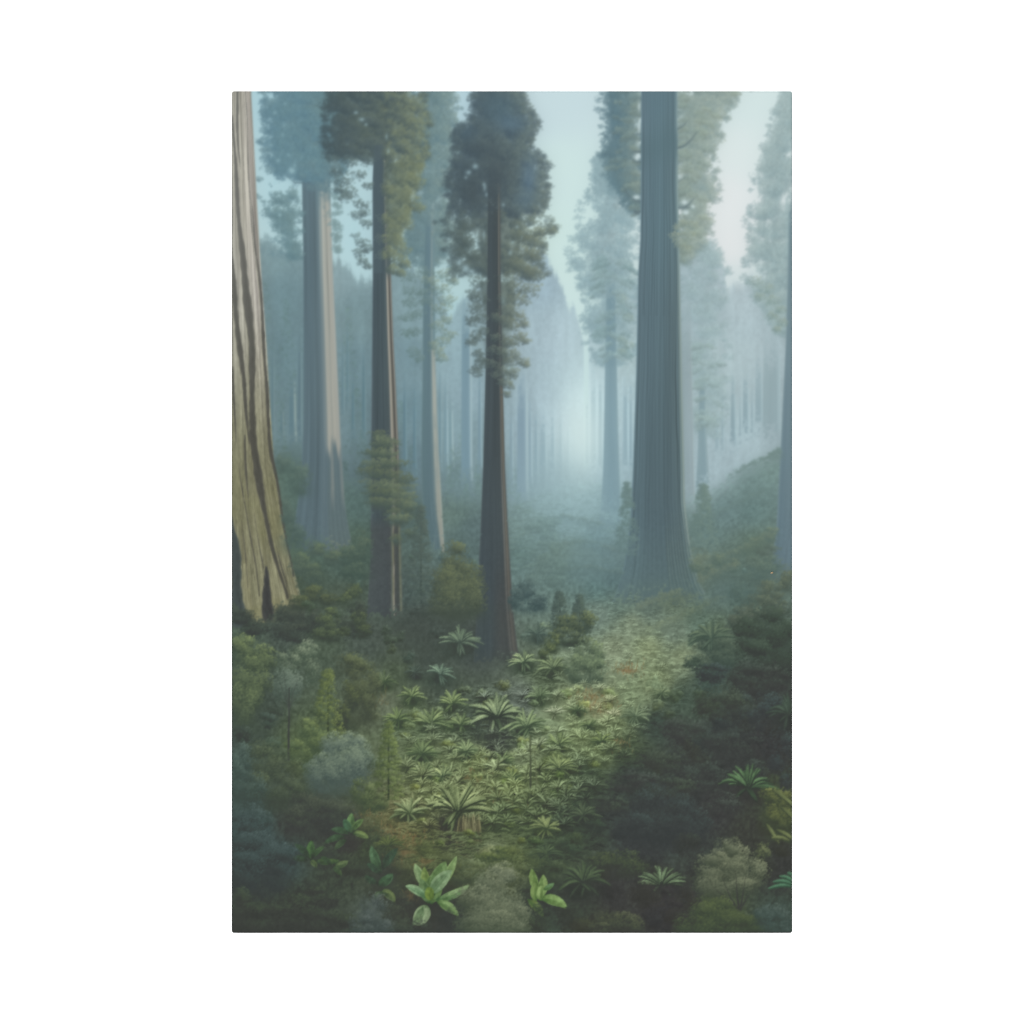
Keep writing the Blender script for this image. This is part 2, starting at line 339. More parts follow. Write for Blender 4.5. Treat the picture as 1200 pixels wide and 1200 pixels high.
# ground ----------------------------------------------------------------------
ground = idw([
 (300,600,(84,104,98)),(340,570,(88,110,104)),(360,600,(84,106,100)),(340,640,(86,106,92)),(375,640,(84,104,96)),(400,660,(80,98,92)),(420,590,(86,108,106)),(418,640,(82,102,92)),
 (360,690,(76,90,78)),(400,700,(78,90,80)),(330,740,(72,82,76)),(280,740,(78,92,80)),(380,745,(76,88,76)),(430,750,(74,84,78)),(470,600,(84,104,104)),(480,690,(78,92,90)),(490,730,(74,84,80)),
 (530,600,(100,122,118)),(540,640,(88,108,108)),(555,620,(92,112,114)),(610,610,(112,136,136)),(610,650,(98,122,122)),(640,590,(124,150,154)),(640,630,(114,140,142)),(630,660,(102,124,122)),(660,570,(142,170,177)),
 (680,560,(160,188,194)),(690,590,(130,158,165)),(720,600,(118,146,154)),(660,610,(122,150,156)),(700,630,(108,136,142)),(660,650,(108,130,122)),(690,650,(104,126,122)),(720,645,(100,122,124)),(670,675,(98,120,116)),(700,690,(90,114,112)),
 (720,680,(86,108,110)),(730,710,(94,112,104)),(760,710,(96,112,104)),(700,720,(107,124,115)),(740,730,(117,130,111)),(790,700,(100,114,98)),(720,760,(117,128,107)),(760,760,(117,128,101)),(790,740,(107,122,109)),
 (815,665,(112,124,106)),(830,655,(104,122,114)),(845,690,(94,112,108)),(830,630,(104,128,128)),(850,600,(108,132,134)),(880,570,(110,134,134)),(905,545,(114,138,136)),(860,560,(118,142,143)),(820,575,(140,164,168)),(850,555,(136,160,163)),(880,600,(100,124,124)),(885,640,(98,118,108)),(860,655,(96,116,110)),(900,650,(96,112,106)),(870,700,(84,102,96)),(820,730,(88,106,96)),(840,740,(84,98,84)),(800,770,(109,120,97)),
 (560,760,(74,82,82)),(500,770,(74,84,80)),(520,810,(76,86,78)),(470,790,(80,92,76)),(450,820,(97,106,89)),(480,850,(93,106,83)),(520,850,(91,103,83)),(500,890,(95,106,79)),(560,850,(72,82,74)),(585,870,(72,80,72)),(560,890,(101,112,79)),(610,820,(87,96,89)),(640,800,(84,96,78)),(690,790,(107,118,97)),(670,820,(109,120,93)),(705,830,(113,118,91)),(640,850,(107,120,95)),(610,880,(103,114,89)),(680,860,(107,120,89)),(720,850,(105,118,89)),(740,820,(107,120,95)),(770,800,(109,120,93)),(700,880,(101,114,83)),(650,905,(86,98,70)),(690,905,(74,86,70)),(735,880,(76,88,70)),(600,920,(101,112,79)),(560,930,(97,106,77)),(500,930,(97,106,77)),(480,980,(94,96,68)),(460,960,(96,96,70)),(500,1000,(84,92,66)),(560,980,(80,90,66)),(590,960,(80,92,68)),(620,960,(80,92,68)),(640,990,(72,84,68)),(680,960,(66,78,66)),(600,1000,(84,94,68)),
 (770,850,(68,80,74)),(740,910,(64,74,70)),(800,820,(76,90,80)),(830,800,(70,84,78)),(850,850,(64,72,70)),(900,800,(66,72,70)),(800,880,(66,72,70)),(860,900,(62,68,66)),(780,930,(64,72,72)),(720,950,(62,70,68)),(840,950,(60,62,62)),(900,870,(62,64,64)),(925,850,(62,66,62)),(900,930,(72,80,62)),(920,960,(82,92,66)),(880,970,(66,70,62)),(750,990,(60,66,66)),(720,1050,(62,64,62)),(780,1070,(62,62,62)),(680,1060,(64,72,64)),(640,1080,(66,76,68)),(700,1085,(68,72,60)),(840,1070,(76,86,66)),(820,1000,(64,70,66)),(800,960,(62,70,70)),(915,1010,(62,66,62)),(915,1080,(68,80,74)),
 (300,820,(72,82,76)),(280,860,(70,80,76)),(300,900,(72,86,80)),(330,900,(76,86,76)),(350,880,(88,102,76)),(380,880,(86,100,76)),(340,960,(68,74,70)),(380,960,(70,76,70)),(410,940,(80,88,74)),(300,970,(68,84,84)),(330,1010,(68,82,82)),(290,1060,(64,72,62)),(340,1060,(66,74,64)),(400,1030,(68,76,66)),(440,1000,(74,84,66)),(440,1070,(76,86,80)),(390,1080,(68,76,68)),(480,1060,(72,76,64)),(520,1085,(66,72,66)),(600,1085,(76,84,74)),(575,1000,(98,106,84))], 3.4)
gp = np.interp(XX[0], [271,340,400,430,470,540,575,600,640,660,682,705,720,740,800,818,835,860,900,929],
                      [556,528,556,560,575,578,580,586,572,560,553,560,563,566,572,574,566,549,529,513]).astype(np.float32)
d = YY-gp[None, :]
ga = sstep(-6, 26, d+2.5*GRAIN)
over(ga, ground*(1+.035*GRAIN+.03*CLOUD)[..., None])
ids[(ga > .5)] = GROUND
ids[(ga > .5) & (XX > 800) & (YY < 668-.0*XX) & (YY > 500)] = HILL

# far trunks: (x left, x right, y0, y1, colour, lit edge colour)
for xl, xr, y0, y1, c, l, le in (
    (540.6,552,345,572,(127,156,167),(166,186,188),3.2),(606,617.5,425,592,(137,162,174),(168,188,190),4),(520,524,430,560,(128,158,166),(158,182,186),3.5),(526,530,455,548,(132,162,168),(166,186,186),3),
    (633,640,480,566,(148,174,182),(172,194,197),3),(645,650,480,560,(152,178,186),(176,198,201),2.4),(655,659,480,556,(156,182,189),(178,200,203),2),(626,630,470,570,(146,172,180),(164,186,190),2),(664,667,490,555,(166,191,197),(186,209,211),2),(672,674,500,552,(172,197,202),(188,211,213),1),
    (339,345.5,437,523,(104,132,140),(148,164,157),3.6),(328.5,331.5,470,520,(100,128,136),(130,146,144),2),(349,353,380,520,(104,128,136),(122,145,146),2),(406,408,360,480,(104,134,142),(118,146,150),1.2),(472,476,430,560,(106,136,146),(124,152,158),2),(484,487,440,560,(104,134,144),(120,150,156),1.5),(412,415,430,520,(100,130,138),(112,140,146),1),
    (692,699,420,556,(160,187,193),(182,206,209),3),(701,706,420,560,(158,185,191),(176,201,205),2.5),(730,736,430,560,(154,180,187),(178,202,205),3),(737.5,741,440,560,(150,176,184),(172,196,200),1.5),
    (856,861.5,430,532,(146,170,176),(160,184,188),1.2),(870.5,877,425,520,(148,172,178),(166,189,192),1.2),(885,893,410,512,(154,177,182),(166,188,191),1.5),(894,914,385,520,(157,178,181),(164,184,186),2),
    (838,842,470,545,(160,184,189),(168,191,195),1),(845,848,440,540,(158,181,186),(170,192,196),1),(866,868.5,450,524,(158,181,186),(168,190,194),1),(880,882.5,440,518,(156,179,184),(166,188,192),1),
    (582,588,460,580,(138,164,174),(164,188,192),2.5),(597,601,470,575,(142,168,177),(168,191,195),2),(619,623,450,580,(146,171,180),(172,194,198),2.5),(560,564,420,560,(132,160,170),(160,185,189),2),(514,517,420,560,(118,148,157),(142,168,172),2),
    (400,403,380,500,(108,137,145),(124,150,154),1.5),(318,321,380,520,(104,132,139),(124,146,148),1.5),(424,428,400,520,(102,132,140),(120,147,151),1.5),(686,690,450,556,(166,192,197),(188,211,213),2)):
    FT = motif('printed_tree', None)
    L = Edge([(y0, xl+.8), (y1-25, xl), (y1, xl-1.6)]); R = Edge([(y0, xr-.8+le*.3), (y1-25, xr+le*.5), (y1, xr+le*.5+1.8)])
    u = (xr-xl)/(xr-xl+le*.6)
    c = tuple(v*(.935 if xl > 800 else .945)*q for v, q in zip(c, (.985, 1, 1.03))); l = tuple(min(v*1.03*q, 250) for v, q in zip(l, (.985, 1, 1.03)))
    trunk(L, R, y0, y1, [(0, c), (u*.8, c), (min(u+.08, .97), l), (1, l)], FT, streak=.012, fade=30, alpha=.95, fade_top=min(60, (y1-y0)*.5))

# softly lit lavender haze, the fog glow at the valley mouth
soft(681, 515, 36, 70, (212,231,232), .75); soft(690, 585, 90, 50, (150,180,187), .4); soft(680, 420, 40, 110, (196,220,224), .3); soft(650, 560, 60, 60, (150,178,186), .3)
soft(852, 250, 42, 90, (228,232,236), .4); soft(850, 430, 60, 70, (186,206,209), .3)
# valley tracks of low plants receding in curves
for k in range(520):
    t = random.random()**.8; y = 566+t*100; x = random.uniform(604-20*t, 735)
    if y > gp[min(int((x-X0)*S), BW-1)]+6:
        g = ground[int((y-Y0)*S), int((x-X0)*S)]; w = 3+9*t
        f = random.choice((.94, .965, 1.05, 1.08))
        stroke([(x-w, y+1.5*t+w*.25*(1 if x > 672 else -1)*-1), (x, y), (x+w, y+w*.25*(1 if x > 672 else -1)*-1)], (.5, 1.1+t, .5), [g*f*A((1,1,.98))]*2, None, .5)
# hillside at right: rows of low plants
for k in range(1500):
    x = random.uniform(806, 926); y = random.uniform(515, 700)
    ix = min(int((x-X0)*S), BW-1)
    if y < gp[ix]+4: continue
    g = ground[int((y-Y0)*S), ix]; t = (y-515)/185
    near = np.exp(-((y-gp[ix]-10)/12)**2)
    f = random.choice((.94, .97, 1.04, 1.07))+.03*near
    w = 2+3.5*t
    stroke([(x-w, y+w*.55), (x, y-.6), (x+w, y-w*.25)], (.6, 1.3+t, .6), [g*f]*2, None, .5)

def T(label): return motif('printed_tree', label)
def C(i): return motif('printed_crown', None, i)

# --- T7: hazy tree behind the big right trunk ---------------------------------
t7 = T('pale hazy tree left of the big right-hand trunk'); c7 = C(t7)
O7 = [(186,702,710),(205,697,718),(232,688,746),(258,680,748),(290,671,748),(312,674,748),(340,682,746),(372,688,745),(400,692,744)]
body(O7, (142,168,178), (158,180,186), c7, 9, .85, 14)
crown([(186,700,712),(205,695,720),(232,686,748),(258,677,750),(290,669,750),(312,672,750),(340,679,748),(372,684,747),(397,687,747),(424,696,742)], 150, 10, (136,164,174), (160,184,190), c7, side=.6, size=2.2, flat=.8)
trunk(Edge([(315,711),(400,709.5),(500,708),(560,706.5),(610,703),(628,699)]), Edge([(315,721),(400,722.5),(500,724.5),(560,726.5),(610,729),(628,733)]), 315, 628,
      [(0,(120,148,160)),(.5,(116,145,158)),(.86,(120,148,160)),(1,(138,165,173))], t7, streak=.012, fade=50, alpha=.93, fade_top=45)
tufts([(300,688,750),(330,690,748),(380,690,747),(420,702,742)], 46, 16, (120,148,154), (150,172,174), c7, trunk=lambda y: 716, a=.7, droop=.45)
for x, y, r in ((729,350,7),(736,372,7),(730,398,6),(738,405,6),(729,412,5)): leaves(x, y, r, r*.8, 34, (122,146,146), (158,178,172), c7, 2.0, .9)

# --- T9 and hazy neighbours at right -------------------------------------------
t9 = T('slim hazy tree between the big trunk and the slope'); c9 = C(t9)
crown([(278,818,832),(300,808,846),(330,800,851),(360,799,852),(400,800,850),(440,806,852),(480,812,848),(510,815,842)], 90, 10, (148,172,179), (162,184,186), c9, size=2.2, side=.5, flat=.8, a=.55)
trunk(Edge([(425,820),(500,818.6),(550,817),(572,815)]), Edge([(425,826),(500,827.5),(550,830.5),(572,833)]), 425, 574, [(0,(130,155,164)),(.7,(128,154,164)),(1,(150,172,178))], t9, streak=.012, fade=16, alpha=.9, fade_top=40)
tufts([(400,806,850),(450,808,852),(505,814,846)], 26, 14, (140,164,168), (160,180,176), c9, trunk=lambda y: 823, a=.6)
t9b = T('pale pinkish trunk half hidden behind the big right-hand trunk')
trunk(Edge([(330,792),(620,795)]), Edge([(330,809),(450,811.5),(540,813),(600,815)]), 330, 606, [(0,(146,166,172)),(.75,(146,164,172)),(.93,(150,166,173)),(1,(166,184,188))], t9b, streak=.014, fade=40, alpha=.85, fade_top=120)
over(.35*(ids == t9b)*sstep(450, 330, YY), A((158,180,185)))

# --- T8: right edge tree ---------------------------------------------------------
t8 = T('hazy grey-blue tree cut by the right edge of the print'); c8 = C(t8)
O8 = [(100,924,936),(118,916,936),(134,909,936),(170,897,936),(209,886,936),(260,880,936),(300,878,936),(330,884,936),(355,900,936)]
body(O8, (156,178,182), (140,164,170), c8, 8, .88, 12)
crown([(100,922,936),(118,914,936),(134,906,936),(155,899,936),(170,893,936),(190,888,936),(209,882,936),(235,880,936),(260,876,936),(290,874,936),(312,873,936),(330,878,936),(350,884,936),(368,898,936),(390,908,936)], 190, 11, (140,164,170), (166,186,188), c8, size=2.2, side=.15, flat=.75, sun=(-.3,-.8))
trunk(Edge([(240,924),(320,923),(397,921),(492,916.5),(540,914),(617,910),(655,905),(680,900)]), Edge([(240,960),(690,960)]), 232, 682,
      [(0,(128,152,160)),(.05,(112,137,148)),(.3,(118,142,151)),(1,(112,136,146))], t8, top=(1.08,1.06,1.05), bottom=(.86,.86,.88), streak=.015, fade=30, lines=8, line_amp=.03, fade_top=30)
over(.8*np.exp(-((XX-922.0)/1.5)**2)*(YY > 232)*(YY < 300), A((160,184,188)))
for x, y, r in ((885,330,9),(898,338,9),(890,348,7),(905,352,9),(914,362,8),(905,370,7),(917,378,7),(910,386,5)): leaves(x, y, r, r*.7, 44, (118,142,140), (158,174,164), c8, 2.0, .9)

# --- T2: the large blue-grey tree at left ---------------------------------------
t2 = T('large blue-grey trunk with a sunlit right flank'); c2 = C(t2)
E2L = Edge([(100,354.5),(205,353.8),(320,355.6),(492,355.6),(540,353.8),(588,349),(613,345),(645,338)])
E2R = Edge([(100,384),(216,387),(320,390.2),(397,394),(512,399),(559,402),(590,404),(617,408),(645,414)])
trunk(E2L, E2R, 104, 652, [(0,(98,120,132)),(.12,(96,117,129)),(.5,(99,120,131)),(.55,(110,129,138)),(.60,(140,152,154)),(.63,(128,142,146)),(.68,(168,170,165)),(.75,(174,174,168)),(.79,(150,155,152)),(.83,(176,176,170)),(.88,(180,180,174)),(.91,(160,162,158)),(.95,(168,168,164)),(1,(150,156,156))],
      t2, top=(1.04,1.05,1.05), bottom=(.95,.94,.92), streak=.024, flute=13, flute_amp=.028, lines=46, line_amp=.07, fade=26, seed=2, fu=34, fy=.5)
w2 = window(345, 104, 420, 655); x2 = XX[w2]; y2 = YY[w2]; m2 = (ids[w2] == t2)
u2 = (x2-E2L(y2[:, :1]))/(E2R(y2[:, :1])-E2L(y2[:, :1]))
over(m2*sstep(515, 532, y2 + 5*np.sin(u2*60)+9*np.sin(u2*23+2))*(.97-.42*sstep(.0, .9, BARK[(y2*.5).astype(int) % 1024, (u2*130).astype(int) % 1024])*sstep(605, 570, y2)*(u2 > .55))*sstep(.48, .6, u2), np.stack([92+0*u2, 111-.02*(y2-520), 119-.06*(y2-520)], -1)*(1+.035*np.sin(u2*84+BARK[(y2*.7).astype(int) % 1024, (u2*90).astype(int) % 1024]))[..., None], None, w2)
over(m2*sstep(258, 200, y2+5*GRAIN[w2]+7*np.sin(u2*31))*sstep(.35, .6, u2), A((102,130,140)), None, w2)
over(m2*sstep(.40, .63, u2)*sstep(.66+.0*u2, .6, u2)*sstep(240, 420, y2)*.5, A((92,112,124)), None, w2)
O2 = [(100,308,392),(120,311,398),(135,307,400),(150,314,402),(165,306,402),(180,311,404),(198,314,402),(207,330,398)]
body(O2, (98,128,142), (114,142,148), c2, 13, .85, 12)
crown(O2, 185, 10, (93,126,142), (112,144,152), c2, size=2.4, side=.4, flat=.8)
crown([(225,312,352),(240,308,352),(255,311,350),(270,324,352),(285,332,352),(300,340,352)], 34, 9, (96,126,136), (118,146,150), c2, size=2.2, side=.3, flat=.75)
crown([(225,390,402),(260,390,399),(300,392,399)], 16, 6, (112,140,146), (130,156,158), c2, size=2, side=.3)
for x, y, r in ((304,210,4),(302,230,4),(318,120,6),(309,108,6),(316,200,6),(311,176,6),(316,240,7),(313,250,6),(330,262,8),(326,280,8),(336,296,9)): leaves(x, y, r, r*.7, 24, (100,130,142), (118,148,154), c2, 2, .9)
for k in range(26):
    x = random.uniform(346, 398); y = random.uniform(192, 224); r = random.uniform(4, 8)
    leaves(x, y, r, r*.75, int(r*5), (96,124,136), (114,142,148), c2, 2.2, .9, rag=.5, a=.6)
stroke([(353,214),(345,214),(339,209),(336,204)], (1.6,1.4,.8), [(88,112,124)]*2, c2)
for x, y, rx, ry in ((342,200,4.5,5),(351,226,2.5,6),(334,226,2.5,2),(328,252,2,2.5),(347,268,2.5,3)): soft(x, y, rx, ry, (176,211,220), .8)
for x, y, rx, ry in ((322,132,2.5,3),(331,158,2,2.5),(318,170,2.5,2),(326,188,3,2.5),(338,182,1.6,2.2),(345,194,2,3.5),(315,150,2,2),(334,122,1.6,2),(341,212,3,4),(322,214,3,2.5)): soft(x, y, rx, ry, (168,205,216), .6)
for k in range(60):
    x = random.uniform(306, 350); y = random.uniform(108, 300); leaves(x, y, 4, 3, 5, (100,132,146), (120,150,158), c2, 1.6, .8)
soft(380, 120, 18, 22, (118,146,146), .4)

# --- T4: slim tree with olive crown ----------------------------------------------
t4 = T('slim blue-grey tree with a lit right edge, left of the centre tree'); c4 = C(t4)
O4 = [(100,482,529),(110,481,531),(134,480,541),(190,480,536),(230,478,531),(262,476,533),(300,476,537),(318,478,538)]
body(O4, (98,124,138), (132,154,152), c4, 8, .88, 10, .05)
crown([(100,482,531),(110,481,533),(134,480,543),(160,480,541),(190,480,538),(230,478,532),(262,474,534),(290,472,538),(312,474,540)], 150, 10, (98,126,136), (136,158,156), c4, size=2.2, side=.9, flat=.75)
trunk(Edge([(240,499),(310,497),(366,495.5),(450,495),(540,493.5),(600,495.5),(640,506)]), Edge([(240,508.5),(310,509),(423,510.5),(480,512),(550,515.5),(600,518.5),(645,521)]), 236, 648,
      [(0,(108,134,144)),(.1,(96,122,134)),(.55,(98,124,138)),(.66,(112,135,145)),(.74,(166,174,172)),(.92,(176,180,176)),(1,(150,165,167))], t4, top=(1.05,1.05,1.04), bottom=(.92,.91,.88), streak=.018, fade=10, lines=10, line_amp=.05, fade_top=60)
over(.45*(ids == t4)*sstep(.2, 1.1, VEIL+.6*BARK[(YY*.8).astype(int) % 1024, (XX*20).astype(int) % 1024])*(YY > 420)*sstep(505, 508, XX), A((128,145,148)))
over(.95*(ids == t4)*sstep(415, 395, YY)*sstep(504, 508, XX), A((108,136,146)))
for k, (x, y, r) in enumerate(((478,325,9),(522,322,11),(484,342,10),(516,338,11),(480,355,8),(524,352,9),(476,372,7),(489,368,8),(516,362,10),(523,375,7),(478,390,7),(487,388,7),(514,382,9),(526,392,8),(519,400,8),(486,412,8),(491,420,6),(513,412,8),(518,420,6),(508,404,6),(500,352,8),(503,330,9),(497,318,9),(496,342,6),(534,316,7),(531,330,6))):
    rt = x > 502
    leaves(x, y, r*1.15, r*.72, int(r*7), (96,120,120), (146,160,142) if rt else (116,140,142), c4, 2.1, .95, rag=.4)
for k in range(70):
    x = random.uniform(506, 541); y = random.uniform(108, 290); leaves(x, y, 4, 3, 6, (112,138,142), (146,164,156), c4, 1.6, .8)

# --- T3: dark trunk at left with slate and olive crown --------------------------
t3 = T('dark slate trunk with lit fluted right edge and full olive crown'); c3 = C(t3)
E3L = Edge([(100,441),(215,436.5),(320,436.8),(435,435.8),(505,435),(600,434.8),(665,434),(722,430)])
E3R = Edge([(100,452),(215,455.5),(320,458.2),(397,461),(454,464),(531,467.5),(600,469),(665,470.5),(722,472)])
trunk(E3L, E3R, 104, 724, [(0,(96,110,120)),(.06,(80,96,104)),(.5,(79,94,101)),(.68,(84,99,105)),(.72,(104,112,114)),(.76,(172,172,164)),(.82,(150,148,140)),(.86,(96,99,98)),(.92,(98,98,95)),(.95,(148,148,143)),(1,(120,124,122))],
      t3, top=(.98,1,1.02), bottom=(.90,.87,.84), streak=.022, lines=20, line_amp=.06, seed=4, fade=8)
w3 = window(425, 590, 480, 726); u3 = (XX[w3]-E3L(YY[w3][:, :1]))/(E3R(YY[w3][:, :1])-E3L(YY[w3][:, :1]))
m3 = (ids[w3] == t3)*sstep(600, 625, YY[w3])
cc = np.stack([np.interp(u3, [0,.55,.66,.70,.74,.78,.84,.9,.95,1], v) for v in ((76,73,74,108,116,76,72,72,104,90),(84,80,80,114,118,80,78,78,112,98),(86,83,82,98,98,80,78,78,96,92))], -1).astype(np.float32)
over(m3*.95*np.where((u3 > .68) & (u3 < .78), .35+.65*sstep(-.5, .6, VEIL[w3]), 1), cc*(1+.008*GRAIN[w3])[..., None], None, w3)
over(.95*(ids == t3)*sstep(332, 312, YY)*sstep(450, 454, XX), A((84,98,102)))
D3, L3 = (70,86,92), (128,140,118)
body([(100,386,496),(112,384,496),(130,382,497),(142,386,498),(156,396,497),(166,410,497),(178,428,498),(190,444,497),(205,452,497)], (72,88,94), (116,128,108), c3, 9, .85, 10, .06)
body([(190,440,498),(215,440,496),(232,441,488),(255,441,484),(285,441,478),(312,443,470),(324,446,464)], (84,100,100), (122,132,106), c3, 6, .92, 8, .06)
crown([(100,384,488),(112,380,496),(128,379,500),(142,379,500),(158,381,500),(170,380,500),(185,386,501)], 120, 10, D3, L3, c3, size=2.4, side=1.0, flat=.75)
crown([(100,384,462),(130,379,458),(160,380,452),(180,390,448)], 40, 10, (70,86,93), (98,112,108), c3, size=2.4, side=.6)
for x, y, r in ((396,200,9),(402,212,10),(410,226,10),(404,232,8),(420,205,8),(398,222,6),(430,188,9),(424,240,9),(432,218,6),(418,252,7),(429,262,7),(423,284,7),(421,296,7),(430,291,7),(424,306,6),(431,312,5),(427,250,6),(417,276,5),
                (411,190,8),(390,186,7)):
    leaves(x, y, r*1.1, r*.72, int(r*7), D3, (100,118,116), c3, 2.1, .95, rag=.4)
for x, y, r in ((468,195,15),(484,190,13),(476,212,15),(489,215,10),(466,228,14),(480,236,13),(488,244,9),(470,252,13),(460,266,12),(476,262,9),(462,282,12),(470,292,10),(454,296,10),(465,304,11),(475,310,7),(460,316,8),(470,320,6),(449,256,8),(447,280,8),(452,222,9),(447,300,7)):
    leaves(x, y, r, r*.75, int(r*8), (76,92,92), (134,143,112), c3, 2.2, 1.0, rag=.35, sun=(.7,-.6))
over(.8*(ids != SKY)*(XX > 437)*(XX < 449)*(YY < 320)*(YY > 170)*sstep(437, 439, XX)*sstep(450, 446, XX), A((80,96,104)))
for k in range(150):
    x = random.uniform(452, 500); y = random.uniform(108, 318); 
    if ids[int((y-Y0)*S), int((x-X0)*S)] == c3: leaves(x, y, 4, 2.6, 6, (110,122,104), (142,150,118), c3, 1.6, .8)
for x, y, rx, ry in ((417,132,3,2),(424,140,4,2.5),(429,146,2,2),(453,160,1.2,4),(455,177,1.5,3),(415,207,3,3.5),(404,236,4,4),(418,232,2.5,4),(432,198,2,4),(432,250,1.8,3),(444,340,0.1,.1)): soft(x, y, rx, ry, (172,204,214), .85)
soft(415,270,9,22,(178,213,222),.5)
# epicormic growth on the lower trunk
e3 = motif('printed_shrub', 'feathery foliage sprouting on the dark left trunk')
for x, y, rx, ry in ((446,505,10,5),(452,512,14,6),(447,520,16,7),(440,530,15,6),(455,530,16,7),(444,541,18,7),(462,543,16,7),(438,552,16,7),(456,554,20,8),(470,560,13,7),(446,566,20,8),(464,572,20,8),(452,580,22,8),(474,582,14,8),(462,590,22,8),(444,590,12,6),(468,600,18,8),(482,596,10,7),(474,610,14,7),(462,608,12,6),(478,622,9,7),(468,630,8,6)):
    x += random.uniform(-4, 4); y += random.uniform(-3, 3); soft(x, y+ry*.9, rx*.95, ry*.7, (76,89,84), .75)
    leaves(x, y, rx*1.05, ry*.8, int(rx*ry*1.5), (74,89,83), A((114,126,101))*random.uniform(.88, 1.08), e3, 1.9, .9, rag=.5, sun=(.2,-.9), bias=-.05)
e3b = motif('printed_shrub', 'thin blue-green conifer sapling right of the dark left trunk')
for k in range(11):
    y = 592+k*10; hw = 6+k*1.0
    for q in range(34):
        x = 492+random.uniform(-hw, hw); yy = y+abs(x-492)*.3+random.uniform(-1, 3.5)
        stamp(x, yy, random.choice(speck_stamps(1.6, .7)), (A((76,93,88))*(1.26-.09*(yy-y-abs(x-492)*.3+1))*random.uniform(.95, 1.05)).astype(np.float32), .7, e3b)

# --- T5: centre tree ----------------------------------------------------------------
t5 = T('dark central tree with a rounded slate crown'); c5 = C(t5)
E5L = Edge([(170,573),(182,572),(320,571),(435,569),(540,566.4),(636,562.4),(712,558.5),(745,557),(772,555)])
E5R = Edge([(170,586),(182,586),(320,586.8),(454,589.5),(550,592),(600,594.5),(636,596.5),(712,601),(757,606),(772,609)])
O5 = [(106,556,606),(112,553,613),(122,555,617),(132,556,622),(142,550,630),(152,538,627),(160,531,622),(175,534,624),(185,534,636),(195,531,634),(208,524,640),(225,526,640),(238,533,636),(250,528,634)]
body(O5, (72,88,98), (94,114,122), c5, 8, .92, 10, .03)
body([(245,540,630),(262,540,632),(290,548,622),(312,552,622),(335,556,620)], (76,90,94), (110,122,112), c5, 8, .8, 9, .06)
body([(330,556,612),(350,554,614),(372,556,610),(395,558,608),(420,560,606),(440,566,600),(456,570,596)], (78,92,94), (108,120,108), c5, 5, .75, 7, .06)
crown(O5, 300, 10, (70,86,96), (108,124,122), c5, size=2.3, side=.75, flat=.8)
crown([(250,522,636),(262,514,650),(278,518,646),(292,524,634),(306,530,630),(322,532,638)], 80, 9, (72,88,94), (122,134,120), c5, size=2.2, side=.85, flat=.75)
trunk(E5L, E5R, 176, 776, [(0,(84,95,99)),(.05,(74,86,92)),(.5,(72,83,88)),(.78,(72,82,86)),(.82,(92,97,97)),(.845,(116,119,115)),(.875,(82,87,87)),(.91,(117,115,107)),(.95,(97,97,92)),(1,(92,101,103))],
      t5, bottom=(.95,.94,.94), streak=.016, lines=16, line_amp=.035, seed=6, fade=6, fade_top=90)
over(.9*(ids == t5)*sstep(462, 440, YY)*sstep(584, 587, XX), A((78,88,92)))
over(.6*(ids == t5)*sstep(630, 730, YY)*sstep(572, 588, XX), A((78,80,79)))
D5, L5 = (72,86,88), (136,144,122)
for x, y, r in ((560,330,10),(555,345,8),(562,350,10),(598,325,12),(615,318,13),(628,322,10),(604,338,12),(620,340,12),(611,352,9),(594,350,10),(558,362,9),(554,376,8),(563,372,9),(565,388,8),(557,396,8),(552,402,6),(597,364,10),(608,372,9),(614,380,6),(600,382,9),(592,376,9),(610,395,8),(601,400,9),(616,400,5),(594,402,8),(592,414,9),(602,416,9),(612,424,7),(617,428,4),(596,424,8),(560,414,6),(563,428,8),(558,436,7),(565,422,6),(588,434,9),(596,440,8),(601,436,7),(590,448,7),(597,452,6),(594,462,5),(578,410,8),(580,395,6),(576,426,7),(582,372,7),(580,440,5),
                (545,268,9),(535,275,8),(548,285,9),(540,296,8),(555,300,9),(546,310,7),(606,276,11),(622,282,10),(634,272,8),(646,270,6),(612,296,11),(625,300,8),(600,308,10)):
    rt = min(max((x-566)/45, 0), 1)
    leaves(x, y, r*1.12, r*.74, int(r*7.5), D5, A((98,112,108))*(1-rt)+A(L5)*rt, c5, 2.1, .95, rag=.42, sun=(.5,-.7))
for k in range(230):
    y = random.uniform(110, 330); xl = np.interp(y, [o[0] for o in O5], [o[1] for o in O5]); xr = np.interp(y, [o[0] for o in O5], [o[2] for o in O5])
    x = xl+random.choice((random.uniform(-3, 8), xr-xl-random.uniform(-4, 12))); rt = x > 575
    leaves(x, y, 4, 3, 6, (80,96,100), (128,140,128) if rt else (100,116,118), c5, 1.6, .8)
soft(585,125,30,26,(82,108,124),.55); soft(600,145,24,14,(88,116,140),.5); soft(620,208,13,30,(94,124,154),.5); soft(614,235,16,14,(92,116,132),.5); soft(580,205,26,40,(70,82,90),.55); soft(552,225,18,26,(70,82,88),.6); soft(548,155,14,12,(74,96,112),.5)
soft(560,175,22,10,(70,84,92),.5)
for x, y, rx, ry in ((557,195,4,3.5),(549,202,3.5,3),(546,208,2,2),(568,220,1.8,5),(570,228,1.5,3),(567,216,2,2.5),(606,266,2,2),(601,284,2,2),(598,296,2,3),(546,314,5,5),(538,308,3,3),(590,240,2,2),(567,276,1.2,7),(553,318,4,3)): soft(x, y, rx, ry, (166,196,206), .85)
soft(590,352,3,7,(150,176,180),.5); soft(594,388,5,3,(150,174,178),.5); soft(562,405,6,3,(150,174,178),.6); soft(598,431,7,3,(150,176,180),.5); soft(562,385,4,2,(140,164,168),.4)

# --- fog between the middle distance and the big right tree ----------------------
soft(688, 600, 90, 60, (142,170,178), .30); soft(700, 655, 70, 26, (112,138,142), .35)

